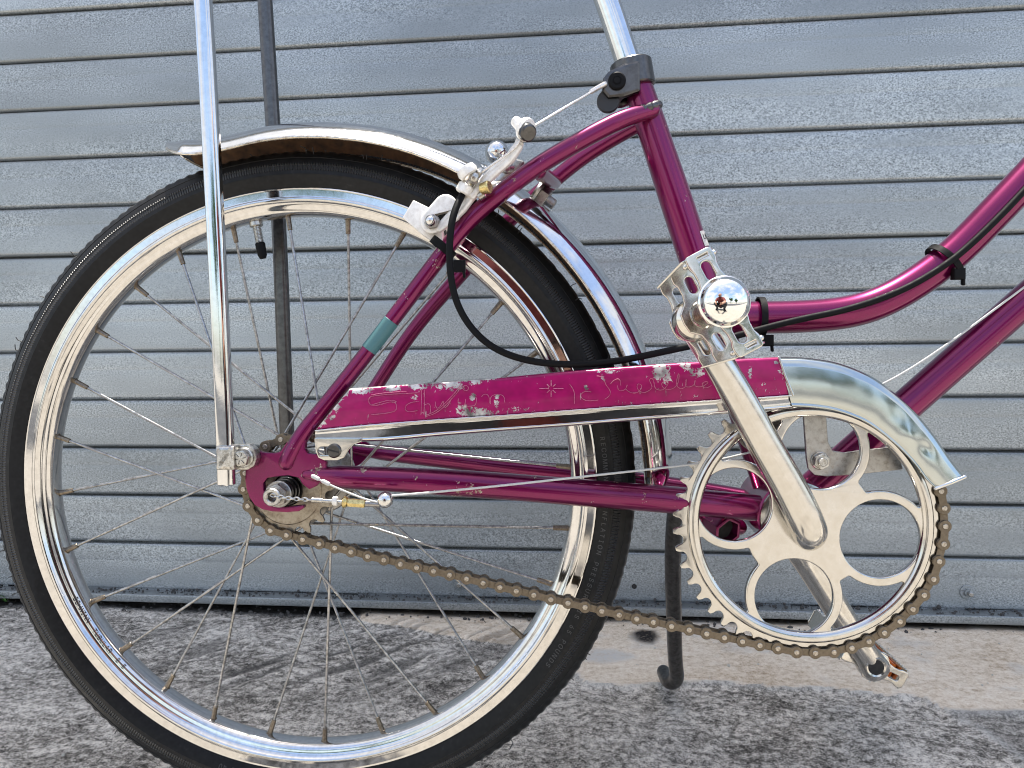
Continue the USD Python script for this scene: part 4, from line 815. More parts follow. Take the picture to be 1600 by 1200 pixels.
decal = usdkit.material(stage, L+'magenta_panel', {
    "tc": ("texture_coordinate", {}), "w": ("attribute", {"attribute": "wear"}),
    "n1": ("noise_texture", {"scale": 300.0, "detail": 7.0, "roughness": 0.72, "distortion": 0.8}), "n2": ("noise_texture", {"scale": 110.0, "detail": 4.0}),
    "map": ("mapping", {"rotation": (0, 0.4, 0), "scale": (1.0, 1.0, 0.25)}), "n3": ("noise_texture", {"scale": 520.0, "detail": 4.0, "roughness": 0.6}),
    "a": ("math", {"math_type": "multiply_add", "value2": 2.0, "value3": -1.0}), "s": ("math", {"math_type": "add"}),
    "m": ("map_range", {"from_min": 0.60, "from_max": 0.635, "to_min": 0.0, "to_max": 1.0, "clamp": True}),
    "sm": ("map_range", {"from_min": 0.675, "from_max": 0.69, "to_min": 0.0, "to_max": 0.8, "clamp": True}),
    "mx": ("math", {"math_type": "maximum"}),
    "bare": ("rgb_ramp", {"ramp": [(0.34, (0.10, 0.095, 0.09)), (0.46, (0.34, 0.33, 0.32)), (0.60, (0.60, 0.58, 0.56))]}),
    "pc": ("rgb_ramp", {"ramp": [(0.3, (0.215, 0.0018, 0.066)), (0.7, (0.30, 0.0026, 0.092))]}),
    "col": ("mix", {"mix_type": "mix"}),
    "met": ("map_range", {"from_min": 0.0, "from_max": 1.0, "to_min": 0.15, "to_max": 0.55}), "ro": ("map_range", {"from_min": 0.0, "from_max": 1.0, "to_min": 0.30, "to_max": 0.42}),
    "b": ("bump", {"strength": 0.5, "distance": 0.0006, "invert": True}), "p": ("principled_bsdf", {"coat_weight": 0.22, "coat_roughness": 0.10, "specular_ior_level": 0.3}),
}, [("tc.object", "n1.vector"), ("tc.object", "n2.vector"), ("tc.object", "map.vector"), ("map.vector", "n3.vector"), ("n1.fac", "a.value1"), ("a.value", "s.value1"), ("w.fac", "s.value2"), ("s.value", "m.value"),
    ("n3.fac", "sm.value"), ("m.result", "mx.value1"), ("sm.result", "mx.value2"), ("n2.fac", "bare.fac"), ("n2.fac", "pc.fac"), ("mx.value", "col.fac"), ("pc.color", "col.color1"), ("bare.color", "col.color2"),
    ("mx.value", "met.value"), ("mx.value", "ro.value"), ("met.result", "p.metallic"), ("ro.result", "p.roughness"), ("mx.value", "b.height"), ("b.normal", "p.normal"), ("col.color", "p.base_color")], surface="p.BSDF")
pn = obj('panel', (pvx, pfx[:, ::-1]), decal, guard, smooth=True, label='magenta painted panel with chipped edges and worn lettering')
primvar(pn, 'wear', wear.ravel())
# rail below the panel
r_top = [(492, 672)] + [(x, y+0.3) for x, y in p_bot[1:]]
r_bot = [(493, 692), (520, 692), (560, 690), (607, 688), (672, 682), (770, 674), (880, 666), (1000, 656.5), (1115, 647.5), (1200, 641), (1240, 637)]
prof_rail = [(-0.06, -0.006), (-0.05, -0.0008), (0.0, 0.0012), (0.06, 0.0016), (0.12, 0.0012), (0.15, -0.0002), (0.19, -0.0009), (0.23, -0.0011), (0.35, -0.0011), (0.55, -0.0011), (0.78, -0.0011), (0.84, -0.0010), (0.88, -0.0006), (0.94, -0.0014), (0.99, -0.0018), (1.03, -0.0030), (1.03, -0.0060), (0.98, -0.0075)]
rail_v, rail_f = loft(r_top, r_bot, prof_rail, 200)
obj('rail', (rail_v, rail_f[:, ::-1]), chrome, guard, smooth=True)
# nose: shell between its outer and inner edges
n_top = [(1217, 558), (1240, 558), (1290, 563), (1350, 582), (1410, 624), (1455, 674), (1490, 724), (1507, 745)]
n_bot = [(1238, 636), (1262, 637), (1290, 640), (1345, 657), (1395, 692), (1430, 727), (1450, 753), (1462, 763)]
def dentf(base, amp):
    def f(u_, v_):
        dn = 0.0016*math.exp(-((u_-0.80)/0.045)**2-((v_-0.42)/0.16)**2) + 0.0012*math.exp(-((u_-0.60)/0.06)**2-((v_-0.40)/0.2)**2) - 0.0008*math.exp(-((u_-0.70)/0.04)**2-((v_-0.55)/0.2)**2)
        return base - 0.4*amp*dn + 0.0006*(float(meshkit.fbm(np.array([u_*9, v_*2, 0.3]), 2, 4))-0.5)
    return f
prof_n = [(0.0, -0.018), (0.0, -0.011), (0.0, -0.0065), (0.01, -0.0045), (0.035, -0.0028), (0.07, -0.0018), (0.12, -0.0011)] + [(v_, dentf(0.0006+0.0014*math.sin(math.pi*v_)-0.0018*(1-v_), 1.0)) for v_ in np.linspace(0.16, 0.86, 22)] + [(0.90, 0.0002), (0.93, 0.0), (0.95, 0.0008), (0.98, 0.0008), (1.0, -0.0004), (1.0, -0.006)]
nv_, nf_ = loft(n_top, n_bot, prof_n, 180)
obj('nose', (nv_, nf_[:, ::-1]), chrome_soft, guard, smooth=True)
obj('nose_lip', fix(sweep(PP([(1507, 745, DG-0.0002), (1486, 754, DG-0.0006), (1462, 763, DG)]), 0.0014, 10)), chrome, guard)
obj('nose_lip', fix(sweep(PP([(1217, 558, DG-0.0002), (1226, 585, DG-0.0018), (1239, 617, DG-0.0012)]), 0.0009, 10)), chrome_worn, guard)
# tab with slotted screw
tab = px_poly([(492, 688), (494, 705), (498, 715), (507, 719), (528, 719), (538, 715), (546, 702), (554, 694), (566, 690), (566, 684), (492, 684)], DG, 0.001)
slot = LineString([P(504, 704, DG)[[0, 2]], P(524, 704, DG)[[0, 2]]]).buffer(0.0030, 10)
tb_ = obj('tab', plate(tab.difference(slot), (DG-0.0012, DG+0.0006), 0.0006), chrome_worn, guard)
sc0 = P(523, 704, DG)
th0 = 0.25
obj('screw', join(disc(sc0, (0, -1, 0), 0.0052, 0.0030, 28, 0.001)), steel_dark, tb_)
obj('screw_slot', plate(sbox(-0.0042, -0.0005, 0.0042, 0.0005), (-0.0033, -0.0028), 0.0001, sc0, (math.cos(th0), 0, -math.sin(th0)), (math.sin(th0), 0, math.cos(th0)), (0, 1, 0)), dark_hole, tb_)
# worn outline lettering: SCHWINN, a star, and the model script
def stroke(pts, w_=0.00022, d=DG-0.0013, smooth_=True):
    q_ = PP([(x, y, d) for x, y in pts]); return sweep(spline(q_, 0.0012) if smooth_ and len(pts) > 2 else q_, w_, 6, caps='flat')
def zl(pts): return [(480+x/4, 560+y/4) for x, y in pts]
lt = [stroke(zl(p)) for p in [
    [(690, 215), (560, 222), (410, 236), (386, 252), (392, 285), (440, 292), (530, 272), (555, 285), (556, 318), (530, 335), (400, 352)],
    [(620, 206), (480, 216), (400, 228)], [(400, 292), (520, 262), (560, 270)],
    [(700, 270), (650, 276), (615, 300), (618, 326), (650, 332), (690, 326)], [(716, 195), (714, 260), (712, 350)], [(735, 195), (733, 260), (730, 352)], [(735, 290), (760, 284), (770, 300), (768, 342)],
    [(800, 270), (810, 310), (830, 300), (850, 268), (858, 305), (880, 292), (900, 250)],
    [(960, 160), (930, 205), (890, 250), (840, 300), (790, 335), (735, 358)], [(968, 168), (938, 213), (898, 258), (848, 308), (798, 343), (745, 362)],
    [(945, 250), (948, 290), (975, 300), (990, 260)], [(990, 255), (992, 295), (1020, 298), (1050, 290), (1058, 245)], [(1090, 240), (1105, 225), (1130, 230), (1140, 280)], [(1145, 285), (1150, 240), (1185, 225), (1225, 235), (1235, 275)]]]
t_ = np.linspace(0, 2*math.pi, 16); lt.append(stroke(zl([(991+17*math.cos(a), 186+17*math.sin(a)) for a in t_])))
def ze(pts): return [(860+x/4, 540+y/4) for x, y in pts]
lt += [stroke(ze(p)) for p in [
    [(255, 290), (215, 288), (190, 310), (205, 335), (250, 345), (300, 340)], [(290, 190), (330, 200), (345, 240), (372, 280), (370, 310), (340, 335)], [(375, 240), (400, 215), (430, 210), (440, 250)], [(420, 250), (430, 280), (465, 275), (480, 245)],
    [(470, 270), (495, 290), (530, 296), (560, 280), (570, 250), (548, 240), (545, 270), (575, 292), (610, 285), (635, 255), (620, 215), (635, 205), (650, 245), (660, 270), (690, 278), (720, 262), (735, 225), (700, 230), (705, 262), (740, 275), (775, 262), (800, 225), (802, 175), (790, 220), (800, 262), (830, 266), (850, 240), (850, 210), (845, 250), (870, 258), (900, 240), (905, 215), (900, 245), (930, 258), (960, 250), (985, 228), (950, 235), (965, 262), (1005, 250)],
    [(120, 240), (140, 270), (150, 300), (150, 365)]]]
tag(obj('lettering', join(*lt), letter_metal, guard), kind='stuff')
star = []
cx_, cy_ = 861.3, 607
for k in range(8):
    a = k*math.pi/4; l0, l1 = 3.5, (19 if k % 4 == 0 else 13 if k % 2 == 0 else 9.5)
    star.append(stroke([(cx_+l0*math.cos(a), cy_+l0*math.sin(a)), (cx_+l1*math.cos(a), cy_+l1*math.sin(a))], 0.0004, smooth_=False))
obj('star_emblem', join(*star), letter_metal, guard)
# bracket that carries the guard, behind the chainring
br = px_poly([(1254, 645), (1290, 645), (1293, 690), (1300, 704), (1318, 707), (1340, 704), (1400, 697), (1410, 733), (1340, 741), (1290, 744), (1272, 742), (1262, 732), (1259, 715)], -0.0285, 0.001)
bk = obj('guard_bracket', plate(br, (-0.0300, -0.0272), 0.0006), steel_grey, bike)
bcn = P(1281, 720, -0.0300)
obj('bolt', join(disc(bcn, (0, -1, 0), 0.0065, 0.0012), hexnut(bcn+[0, -0.0012, 0], (0, -1, 0), 0.0060, 0.0045, 0.45), disc(bcn, (0, -1, 0), 0.0032, 0.0085)), zinc, bk)

# ---- crankset
crank = xform('crankset', bike)
RC = P(1262.34, 818.02, -0.042)
n_t = 46
def hole_at(px, py, r): q_ = P(px, py, -0.0445); return Point(q_[0]-RC[0], q_[2]-RC[2]), r
scx = 1/SC(1262, 818, -0.0445)
hs_ = [hole_at(1147, 788, 57.5*scx), hole_at(1282, 703.5, 60*scx), hole_at(1374.5, 841, 60.5*scx), hole_at(1240, 932, 60*scx)]
Rin = 171*scx
holes = unary_union([c_.buffer(r_, 48) for c_, r_ in hs_]); ann = unary_union([c_.buffer(r_+14.5*scx, 48) for c_, r_ in hs_])
gaps = Point(0, 0).buffer(Rin, 96).difference(ann).difference(Point(0, 0).buffer(100*scx, 64))
gaps = gaps.buffer(-0.0016, 8).buffer(0.0016, 8)
gap_list = [g_ for g_ in getattr(gaps, 'geoms', [gaps]) if g_.area > 1e-5]
body = gear_poly(n_t, 0.0923, 0.0953, 0.0888)
a_pin = math.atan2(*(P(1471, 792.5, -0.042)-RC)[[2, 0]])
body = affinity.rotate(body, math.degrees(a_pin-math.pi/n_t), origin=(0, 0))
teeth = body.difference(Point(0, 0).buffer(0.0835, 96))
obj('chainring', plate(teeth, (-0.0436, -0.0408), 0.0005, RC*[1, 0, 1]), chrome_worn, crank)
face = Point(0, 0).buffer(0.0848, 96).difference(holes)
for g_ in gap_list: face = face.difference(g_)
face = face.simplify(0.00005)
obj('chainring_spider', plate(face, (-0.0458, -0.0412), 0.0012, RC*[1, 0, 1], steps=4), chrome_worn, crank)
obj('chainring_rib', fix(lathe([(0.0852, -0.0432), (0.0850, -0.0452), (0.0845, -0.0468), (0.0834, -0.0480), (0.0818, -0.0486), (0.0802, -0.0485), (0.0786, -0.0479), (0.0774, -0.0468), (0.0768, -0.0455), (0.0768, -0.0440)], RC*[1, 0, 1], (0, 1, 0), 192, closed=True)), chrome_worn, crank, smooth=50)
# the one-piece crank: near arm, axle, far arm
ped_n = P(1085, 508, -0.092); ax_n = P(1262, 830, -0.052)
ped_f = P(1370, 1046, 0.088)
na = spline(np.array([bbc+[0.004, -0.030, -0.001], P(1266, 836, -0.050), P(1262, 822, -0.0605), P(1240, 775, -0.0655), P(1195, 695, -0.073), P(1140, 596, -0.083), P(1092, 522, -0.0905), P(1080, 504, -0.092)]), 0.003)
tt_ = np.linspace(0, 1, len(na))
obj('crank_arm', fix(sweep(na, np.stack([np.interp(tt_, [0, .12, .2, .35, 0.9, 1], [.0100, .0100, .0108, .0106, .0092, .0095]), np.interp(tt_, [0, .1, .2, .35, 0.9, 1], [.0100, .0108, .0122, .0120, .0098, .0105])], 1), 36, side=(0, 1, 0), power=2.05)), chrome_worn, crank)
obj('crank_axle', sweep(np.array([bbc+[0, -0.045, 0], bbc, bbc+[0, 0.045, 0]]), 0.0100, 28), chrome_worn, crank)
fb = spline(np.array([bbc+[0.002, 0.036, 0], P(1238, 842, 0.052), P(1262, 878, 0.062), P(1310, 955, 0.074), P(1352, 1020, 0.084), P(1369, 1045, 0.088)]), 0.003)
tt_ = np.linspace(0, 1, len(fb))
obj('crank_arm', fix(sweep(fb, np.stack([np.interp(tt_, [0, .3, .9, 1], [.0100, .0098, .0090, .0092]), np.interp(tt_, [0, .3, .88, 1], [.0105, .0120, .0108, .0122])], 1), 36, side=(0, 1, 0), power=2.05)), chrome_worn, crank)
hc = P(1369, 1043, 0.0768)
obj('pedal_thread', join(fix(lathe([(0.0066, 0.0), (0.0082, -0.0006), (0.0090, 0.0008), (0.0086, 0.006), (0.0066, 0.006)], hc, (0, 1, 0), 32, closed=True))), chrome_worn, crank)
obj('thread_hole', disc(hc+[0, 0.0004, 0], (0, -1, 0), 0.0067, 0.0006, 32, 0.0002), dark_hole, crank)
# pulley and cable stop behind the crank
obj('cable_pulley', fix(lathe([(0.003, -0.003), (0.0150, -0.003), (0.0168, -0.0026), (0.0150, 0.0), (0.0168, 0.0026), (0.0150, 0.003), (0.003, 0.003)], P(1187, 672, -0.020), (0.25, 1, 0.2), 40, closed=True)), steel_dark, bike)

# ---- pedals: three cage plates, two toothed treads with reflectors, barrel, dust cap
def make_pedal(centre, ang, axis, scale=1.0, d_in=0.0, d_out=0.088):
    """centre: where the spindle meets the crank; ang: direction of the long axis in the wheel plane; s: -1 towards the viewer."""
    pd = xform('pedal', bike)
    w_ = np.asarray(axis, float)/np.linalg.norm(axis); e = np.array([math.cos(ang), 0, math.sin(ang)]); e = e-w_*(e @ w_); e /= np.linalg.norm(e); f_ = np.cross([0, math.copysign(1, -w_[1]), 0], e)*0+np.cross(e, w_)*(1 if w_[1] > 0 else -1)*-1
    HL = 0.0302*scale
    half = [(0.0, 0.0140), (0.006, 0.0132), (0.0105, 0.0082), (0.0160, 0.0068), (0.0205, 0.0068), (0.0235, 0.0080), (0.0258, 0.0080), (HL-0.001, 0.0076), (HL, 0.0060)]
    out = [(x, y) for x, y in half] + [(x, -y) for x, y in half[::-1][:-1]]
    out += [(-x, -y) for x, y in half] + [(-x, y) for x, y in half[::-1][:-1]]
    shape = Polygon(out).buffer(0).buffer(0.0012, 8).buffer(-0.0024, 8).buffer(0.0012, 8)
    for q_ in (1, -1):
        shape = shape.difference(LineString([(q_*0.0158, 0.0008*q_), (q_*0.0212, 0.0008*q_)]).buffer(0.0026, 10))
    for k, depth in enumerate((d_in+0.003, d_in+0.042, d_out)):
        sh_ = shape.difference(Point(0, 0).buffer(0.0085, 24)) if k < 2 else shape.difference(Point(0, 0).buffer(0.004, 16))
        if k == 2:
            for q_ in (1, -1): sh_ = sh_.difference(sbox(min(q_*0.0255, q_*0.0274), -0.0012, max(q_*0.0255, q_*0.0274), 0.0046))
        obj('cage_plate', plate(sh_.simplify(0.00004), (depth-0.0011, depth+0.0011), 0.0007, centre, e, f_, w_, steps=3), pedal_metal, pd)
    for q_ in (1, -1):
        L_ = d_out-d_in-0.006; zs = np.linspace(0, L_, 49); saw = 0.0012*((np.arange(49) % 2))
        pts = [(-0.0085-saw[i], d_in+0.004+zs[i]) for i in range(49)] + [(0.0085+saw[i], d_in+0.004+zs[i]) for i in range(48, -1, -1)]
        obj('tread', plate(Polygon(pts).buffer(0), (-0.0006, 0.0006), 0.0003, centre+e*(q_*(HL-0.0012)), f_, w_, e), pedal_metal, pd)
        if axis[1] > 0: obj('reflector', plate(sbox(-0.0062, d_in+0.020, 0.0062, d_out-0.016), (-0.0018, 0.0018), 0.0008, centre+e*(q_*(HL-0.0046)), f_, w_, e), orange_reflector, pd)
    obj('barrel', fix(lathe([(0.0040, -0.004), (0.0070, -0.004), (0.0080, -0.002), (0.0125, 0.000), (0.0135, 0.005), (0.0138, 0.011), (0.0120, 0.014), (0.0125, 0.019), (0.0095, 0.022), (0.0082, 0.030), (0.0080, d_out-0.028), (0.0100, d_out-0.010), (0.0110, d_out-0.002), (1e-6, d_out-0.002)], centre, w_, 48)), pedal_metal, pd)
    k = 14; t_ = np.linspace(0, math.pi/2, k)
    obj('dust_cap', fix(lathe([(1e-6, 0.0), (0.0136, 0.0), (0.0138, 0.0008), (0.0130, 0.0014), (0.0127, 0.0022)]+[(0.0125*math.cos(a), 0.0030+0.0074*math.sin(a)) for a in t_[1:-1]]+[(1e-6, 0.0104)], centre+w_*(d_out+0.0011), w_, 64)), cap_chrome, pd, smooth=50)
    for q_ in (1, -1):
        c_ = centre+w_*(d_out-0.0015)+e*(q_*0.0260)-f_*(0.0085*q_*0)
        obj('rivet', sweep(np.array([c_-f_*0.0085, c_, c_+f_*0.0085]), 0.0016, 10), pedal_metal, pd)
    return pd
pedal_metal = metal('pedal_nickel', (0.70, 0.675, 0.62), 0.12, (0.58, 0.55, 0.49), 0.18, 300, 0.012, dirt=(0.20, 0.13, 0.08), dirt_at=0.68, dirt_soft=0.08)
cap_chrome = metal('cap_chrome', (0.86, 0.86, 0.85), 0.025, (0.80, 0.80, 0.79), 0.05, 300, 0.004, dirt_at=0.85)
pa_, pb_ = P(1079, 503, -0.098), P(1132.5, 471, -0.188)
make_pedal(pa_, math.atan2(590, -310), pb_-pa_)
make_pedal(P(1369, 1043, 0.094), math.radians(153), P(1309, 983, 0.182)-P(1369, 1043, 0.094))

# ---- chain
low = [(384, 763), (391, 789), (406, 811), (426, 827), (451, 834), (476, 841), (501.5, 847.5), (526, 854), (551, 860), (577, 867), (602, 872.5), (627.5, 879), (653, 884.5), (679, 890), (704, 896), (730, 902), (756, 908.5), (782, 915), (807.5, 921), (834.5, 927), (861, 934), (887.5, 939.5), (914, 946), (940, 952), (967, 958), (994, 964), (1020, 969), (1048, 975.5), (1075.5, 981), (1102.5, 987), (1130, 993), (1158, 999), (1185, 1005), (1213, 1010), (1242, 1016), (1271, 1017), (1300, 1015.5), (1327.5, 1009), (1354, 999), (1378, 985.5), (1402, 968), (1422, 949), (1439.5, 927), (1454, 902.5), (1463, 875), (1470, 848), (1472.5, 820.5), (1471, 792.5), (1466, 766)]
pins = [P(x, y, -0.042) for x, y in low]
i_out = low.index((1271, 1017))
# on round the hidden top of the chainring, back along the guard and over the sprocket
a0 = math.atan2(*(pins[-1]-RC)[[2, 0]]); k = 1
while True:
    a = a0 + k*2*math.pi/n_t
    if a > math.radians(97): break
    pins.append(np.array([RC[0]+0.0925*math.cos(a), -0.042, RC[2]+0.0925*math.sin(a)])); k += 1
last = pins[-1]; end = [P(442, 686, -0.042), P(418, 697, -0.042)]
nrun = max(2, int(round(np.linalg.norm(end[0]-last)/0.0127)))
for k in range(1, nrun): pins.append(last+(end[0]-last)*k/nrun)
pins += end
pins += [P(399, 714, -0.042), P(387, 738, -0.042)]
chain = xform('chain', bike)
def link_shape(l):
    r = 0.0043
    p_ = Point(0, 0).buffer(r, 8).union(Point(l, 0).buffer(r, 8)).union(sbox(0, -0.0026, l, 0.0026))
    return p_.buffer(0.0012, 6).buffer(-0.0012, 6).simplify(0.00006)
npn = len(pins)
for i in range(npn):
    a, b = pins[i], pins[(i+1) % npn]; dvec = b-a; l = np.linalg.norm(dvec); u_ = dvec/l; v_ = np.cross(u_, [0, 1, 0])
    outer = (i-i_out) % 2 == 0
    off = 0.0041 if outer else 0.0029
    shp = link_shape(l)
    ms = [plate(shp, (s_*off-0.0005, s_*off+0.0005), 0.00025, a, u_, v_, (0, 1, 0), steps=1) for s_ in (-1, 1)]
    if not outer: ms += [disc(q_+[0, -0.0024, 0], (0, 1, 0), 0.0039, 0.0048, 12, 0.0002) for q_ in (a, b)]
    obj('outer_link' if outer else 'inner_link', join(*ms), chain_mat, chain)
    obj('pin', disc(a+[0, 0.0052, 0], (0, -1, 0), 0.0019, 0.0104, 12, 0.0003), pin_mat, chain)

# ---- gear control at the hub: small chain, rod, barrel, ball, cables
sh_ = xform('shift_cable', bike)
c_ = spline(PP([(427, 774, -0.0740), (447, 778, -0.0755), (468, 780, -0.0758), (486, 781, -0.0758)]), 0.0002)
s_ = np.r_[0, np.cumsum(np.linalg.norm(np.diff(c_, axis=0), axis=1))]
lk = []
for i, d_ in enumerate(np.arange(0, s_[-1], 0.0030)):
    q_ = np.array([np.interp(d_, s_, c_[:, j]) for j in range(3)]); t_ = np.linspace(0, 2*math.pi, 13)[:-1]
    nrm = np.array([0, 1., 0]) if i % 2 else np.array([0, 0, 1.])
    loop = q_ + np.cos(t_)[:, None]*np.array([1, 0, -0.06])*0.0021 + np.sin(t_)[:, None]*nrm*0.0012
    lk.append(sweep(np.vstack([loop, loop[:1]]), 0.00055, 6, side=(0.3, 0.5, 0.8), caps=None))
obj('toggle_chain', join(*lk), zinc, sh_)
cyl('toggle_rod', (486, 781, -0.0758), (545, 785, -0.0762), 0.0014, 0.0014, zinc, parent=sh_); cyl('toggle_sleeve', (487, 781, -0.0758), (505, 782, -0.0758), 0.0018, 0.0018, zinc, parent=sh_)
cyl('lock_nut', (520, 783, -0.076), (528, 783, -0.076), 0.0033, 0.0033, cast_white, parent=sh_)
cyl('collar', (536, 784, -0.076), (543, 785, -0.076), 0.0043, 0.0036, brass, parent=sh_); cyl('barrel', (543, 785, -0.076), (571, 787, -0.076), 0.0030, 0.0030, brass, 6, parent=sh_)
cyl('ferrule', (571, 787, -0.076), (598, 788, -0.076), 0.0022, 0.0018, steel_grey, parent=sh_)
obj('ball_anchor', fix(lathe([(1e-6, -0.0055)]+[(0.0057*math.sin(t), -0.0057*math.cos(t)) for t in np.linspace(0.15, 3.0, 16)]+[(1e-6, 0.0057)], P(602, 781, -0.077), (0, 1, 0), 32)), chrome, sh_, smooth=60)
obj('inner_cable', join(sweep(spline(PP([(607, 775, -0.0765), (700, 767, -0.0745), (800, 757, -0.072), (900, 746, -0.068), (1000, 735, -0.060), (1060, 728, -0.050), (1120, 719, -0.036), (1178, 705, -0.022)]), 0.006), 0.0008, 8),
                        sweep(spline(PP([(1215, 668, -0.020), (1290, 634, -0.021), (1395, 592, -0.021), (1600, 449, -0.021), (1700, 379, -0.021)]), 0.01), 0.0008, 8)), white_cord, sh_)
obj('cord_end', join(sweep(spline(PP([(489, 744, -0.0765), (500, 750, -0.0775), (510, 755, -0.0775), (540, 768, -0.0775), (575, 781, -0.0775), (598, 786, -0.0775)]), 0.003), 0.0007, 8), *[sweep(PP([(x-4, y-2, -0.0775), (x+4, y+2, -0.0775)]), 0.0015, 10) for x, y in ((493, 746), (509, 754))]), white_cord, sh_)

# ---- kickstand on the far side
kp = [P(1060, 760, 0.045), P(1052, 850, 0.075), P(1053, 960, 0.125), P(1056, 1040, 0.165)]
foot_g = P(1056, 1062, 0.180)
foot = [foot_g, P(1047, 1066, 0.190), P(1037, 1050, 0.222)]
kk_ = np.array(kp+foot)
obj('kickstand', fix(sweep(spline(kk_, 0.004), 0.0073, 20)), steel_dark, bike)

# ------------------------------------------------------------------ what the chrome mirrors: the photographer and the trees across the street
import manifold3d as m3
def hull_chain(joints, bones, res=20):
    out = []
    for a, b in bones:
        pa, ra = joints[a]; pb, rb = joints[b]
        sp = [m3.Manifold.sphere(r, res).translate(list(map(float, p))) for p, r in ((pa, ra), (pb, rb))]
        out.append(m3.Manifold.batch_hull(sp))
    return m3.Manifold.batch_boolean(out, m3.OpType.Add)
def soft(man, length, it=8):
    man = man.refine_to_length(length); t = man.to_mesh(); tm = trimesh.Trimesh(t.vert_properties[:, :3], t.tri_verts)
    trimesh.smoothing.filter_taubin(tm, iterations=it); return tm
skin = plain('skin', (0.45, 0.24, 0.16), 0.5, scale=60); shirt = plain('maroon_shirt', (0.17, 0.030, 0.028), 0.85, scale=300)
trousers = plain('dark_trousers', (0.045, 0.05, 0.065), 0.85, scale=400); hair_mat = plain('dark_hair', (0.018, 0.013, 0.010), 0.5, scale=200)
J = {'head': ((-0.075, -0.435, 0.80), 0.088), 'jaw': ((-0.075, -0.385, 0.745), 0.062), 'neck0': ((-0.075, -0.455, 0.74), 0.056), 'neck1': ((-0.075, -0.475, 0.66), 0.062),
     'chest': ((-0.075, -0.52, 0.56), 0.125), 'belly': ((-0.075, -0.60, 0.38), 0.125), 'hips': ((-0.075, -0.66, 0.24), 0.14)}
bones = [('head', 'jaw'), ('neck0', 'neck1'), ('neck1', 'chest'), ('chest', 'belly'), ('belly', 'hips')]
for s_, k in ((-1, 'l'), (1, 'r')):
    J['sh'+k] = ((-0.075+s_*0.165, -0.49, 0.61), 0.062); J['el'+k] = ((-0.075+s_*0.215, -0.33, 0.43), 0.044); J['wr'+k] = ((-0.05+s_*0.085, -0.11, 0.375), 0.028); J['pa'+k] = ((-0.05+s_*0.083, -0.055, 0.370), 0.026)
    J['hp'+k] = ((-0.075+s_*0.095, -0.66, 0.24), 0.095); J['kn'+k] = ((-0.075+s_*0.24, -0.34, 0.36), 0.064); J['an'+k] = ((-0.075+s_*0.20, -0.56, 0.09), 0.046); J['to'+k] = ((-0.075+s_*0.23, -0.38, 0.045), 0.038)
    bones += [('neck1', 'sh'+k), ('sh'+k, 'chest'), ('sh'+k, 'el'+k), ('el'+k, 'wr'+k), ('wr'+k, 'pa'+k), ('hips', 'hp'+k), ('hp'+k, 'kn'+k), ('kn'+k, 'an'+k), ('an'+k, 'to'+k)]
    for q_ in range(4):                                     # fingers curl round the phone's edge
        x0_ = -0.05+s_*(0.083-0.004*q_); z0_ = 0.390-0.014*q_
        J[f'f{k}{q_}a'] = ((x0_, -0.045, z0_), 0.0088); J[f'f{k}{q_}b'] = ((x0_-s_*0.010, -0.017, z0_+0.002), 0.0082); J[f'f{k}{q_}c'] = ((x0_-s_*0.028, -0.012, z0_+0.002), 0.0075)
        bones += [('pa'+k, f'f{k}{q_}a'), (f'f{k}{q_}a', f'f{k}{q_}b'), (f'f{k}{q_}b', f'f{k}{q_}c')]
    J['t'+k+'a'] = ((-0.05+s_*0.070, -0.062, 0.392), 0.0105); J['t'+k+'b'] = ((-0.05+s_*0.045, -0.036, 0.392), 0.0090); bones += [('pa'+k, 't'+k+'a'), ('t'+k+'a', 't'+k+'b')]
J['nose0'] = ((-0.075, -0.338, 0.795), 0.012); J['nose1'] = ((-0.075, -0.322, 0.772), 0.014); bones += [('nose0', 'nose1'), ('nose0', 'jaw'), ('head', 'nose0')]
for s_, k in ((-1, 'l'), (1, 'r')):
    J['ear'+k] = ((-0.075+s_*0.086, -0.43, 0.79), 0.016); J['ear2'+k] = ((-0.075+s_*0.084, -0.425, 0.765), 0.012); bones += [('ear'+k, 'ear2'+k)]
person = soft(hull_chain(J, bones), 0.012)
pr = obj('person', person, skin, smooth=True)
tag(pr, 'person in a maroon shirt crouching to take the picture, mirrored in the pedal cap', 'person')
grow = lambda names, g_: {n: (p, r+(g_ if n in names else 0)) for n, (p, r) in J.items()}
JS = grow(J, 0.010)
for s_, k in ((-1, 'l'), (1, 'r')):
    a_, b_ = np.array(J['sh'+k][0]), np.array(J['el'+k][0]); JS['slv'+k] = (tuple(a_*0.35+b_*0.65), 0.062)
top = hull_chain(JS, [('neck1', 'chest'), ('chest', 'belly'), ('belly', 'hips')]+sum([[('neck1', 'sh'+k), ('sh'+k, 'chest'), ('sh'+k, 'slv'+k)] for k in 'lr'], []))
obj('shirt', soft(top, 0.015), shirt, pr, smooth=True)
leg = hull_chain(grow(J, 0.013), [('hips', 'hp'+k) for k in 'lr']+[('hp'+k, 'kn'+k) for k in 'lr']+[('kn'+k, 'an'+k) for k in 'lr'])
obj('trousers', soft(leg, 0.015), trousers, pr, smooth=True)
for k in 'lr': obj('shoe', soft(hull_chain(grow(J, 0.010), [('an'+k, 'to'+k)]), 0.012), black_rubber, pr, smooth=True)
hr = m3.Manifold.batch_hull([m3.Manifold.sphere(0.094, 24).translate([-0.075, -0.447, 0.812]), m3.Manifold.sphere(0.07, 24).translate([-0.075, -0.475, 0.765])]) - m3.Manifold.cube([0.3, 0.2, 0.2]).rotate([18, 0, 0]).translate([-0.225, -0.385, 0.66])
obj('hair', soft(hr, 0.012, 4), hair_mat, pr, smooth=True)
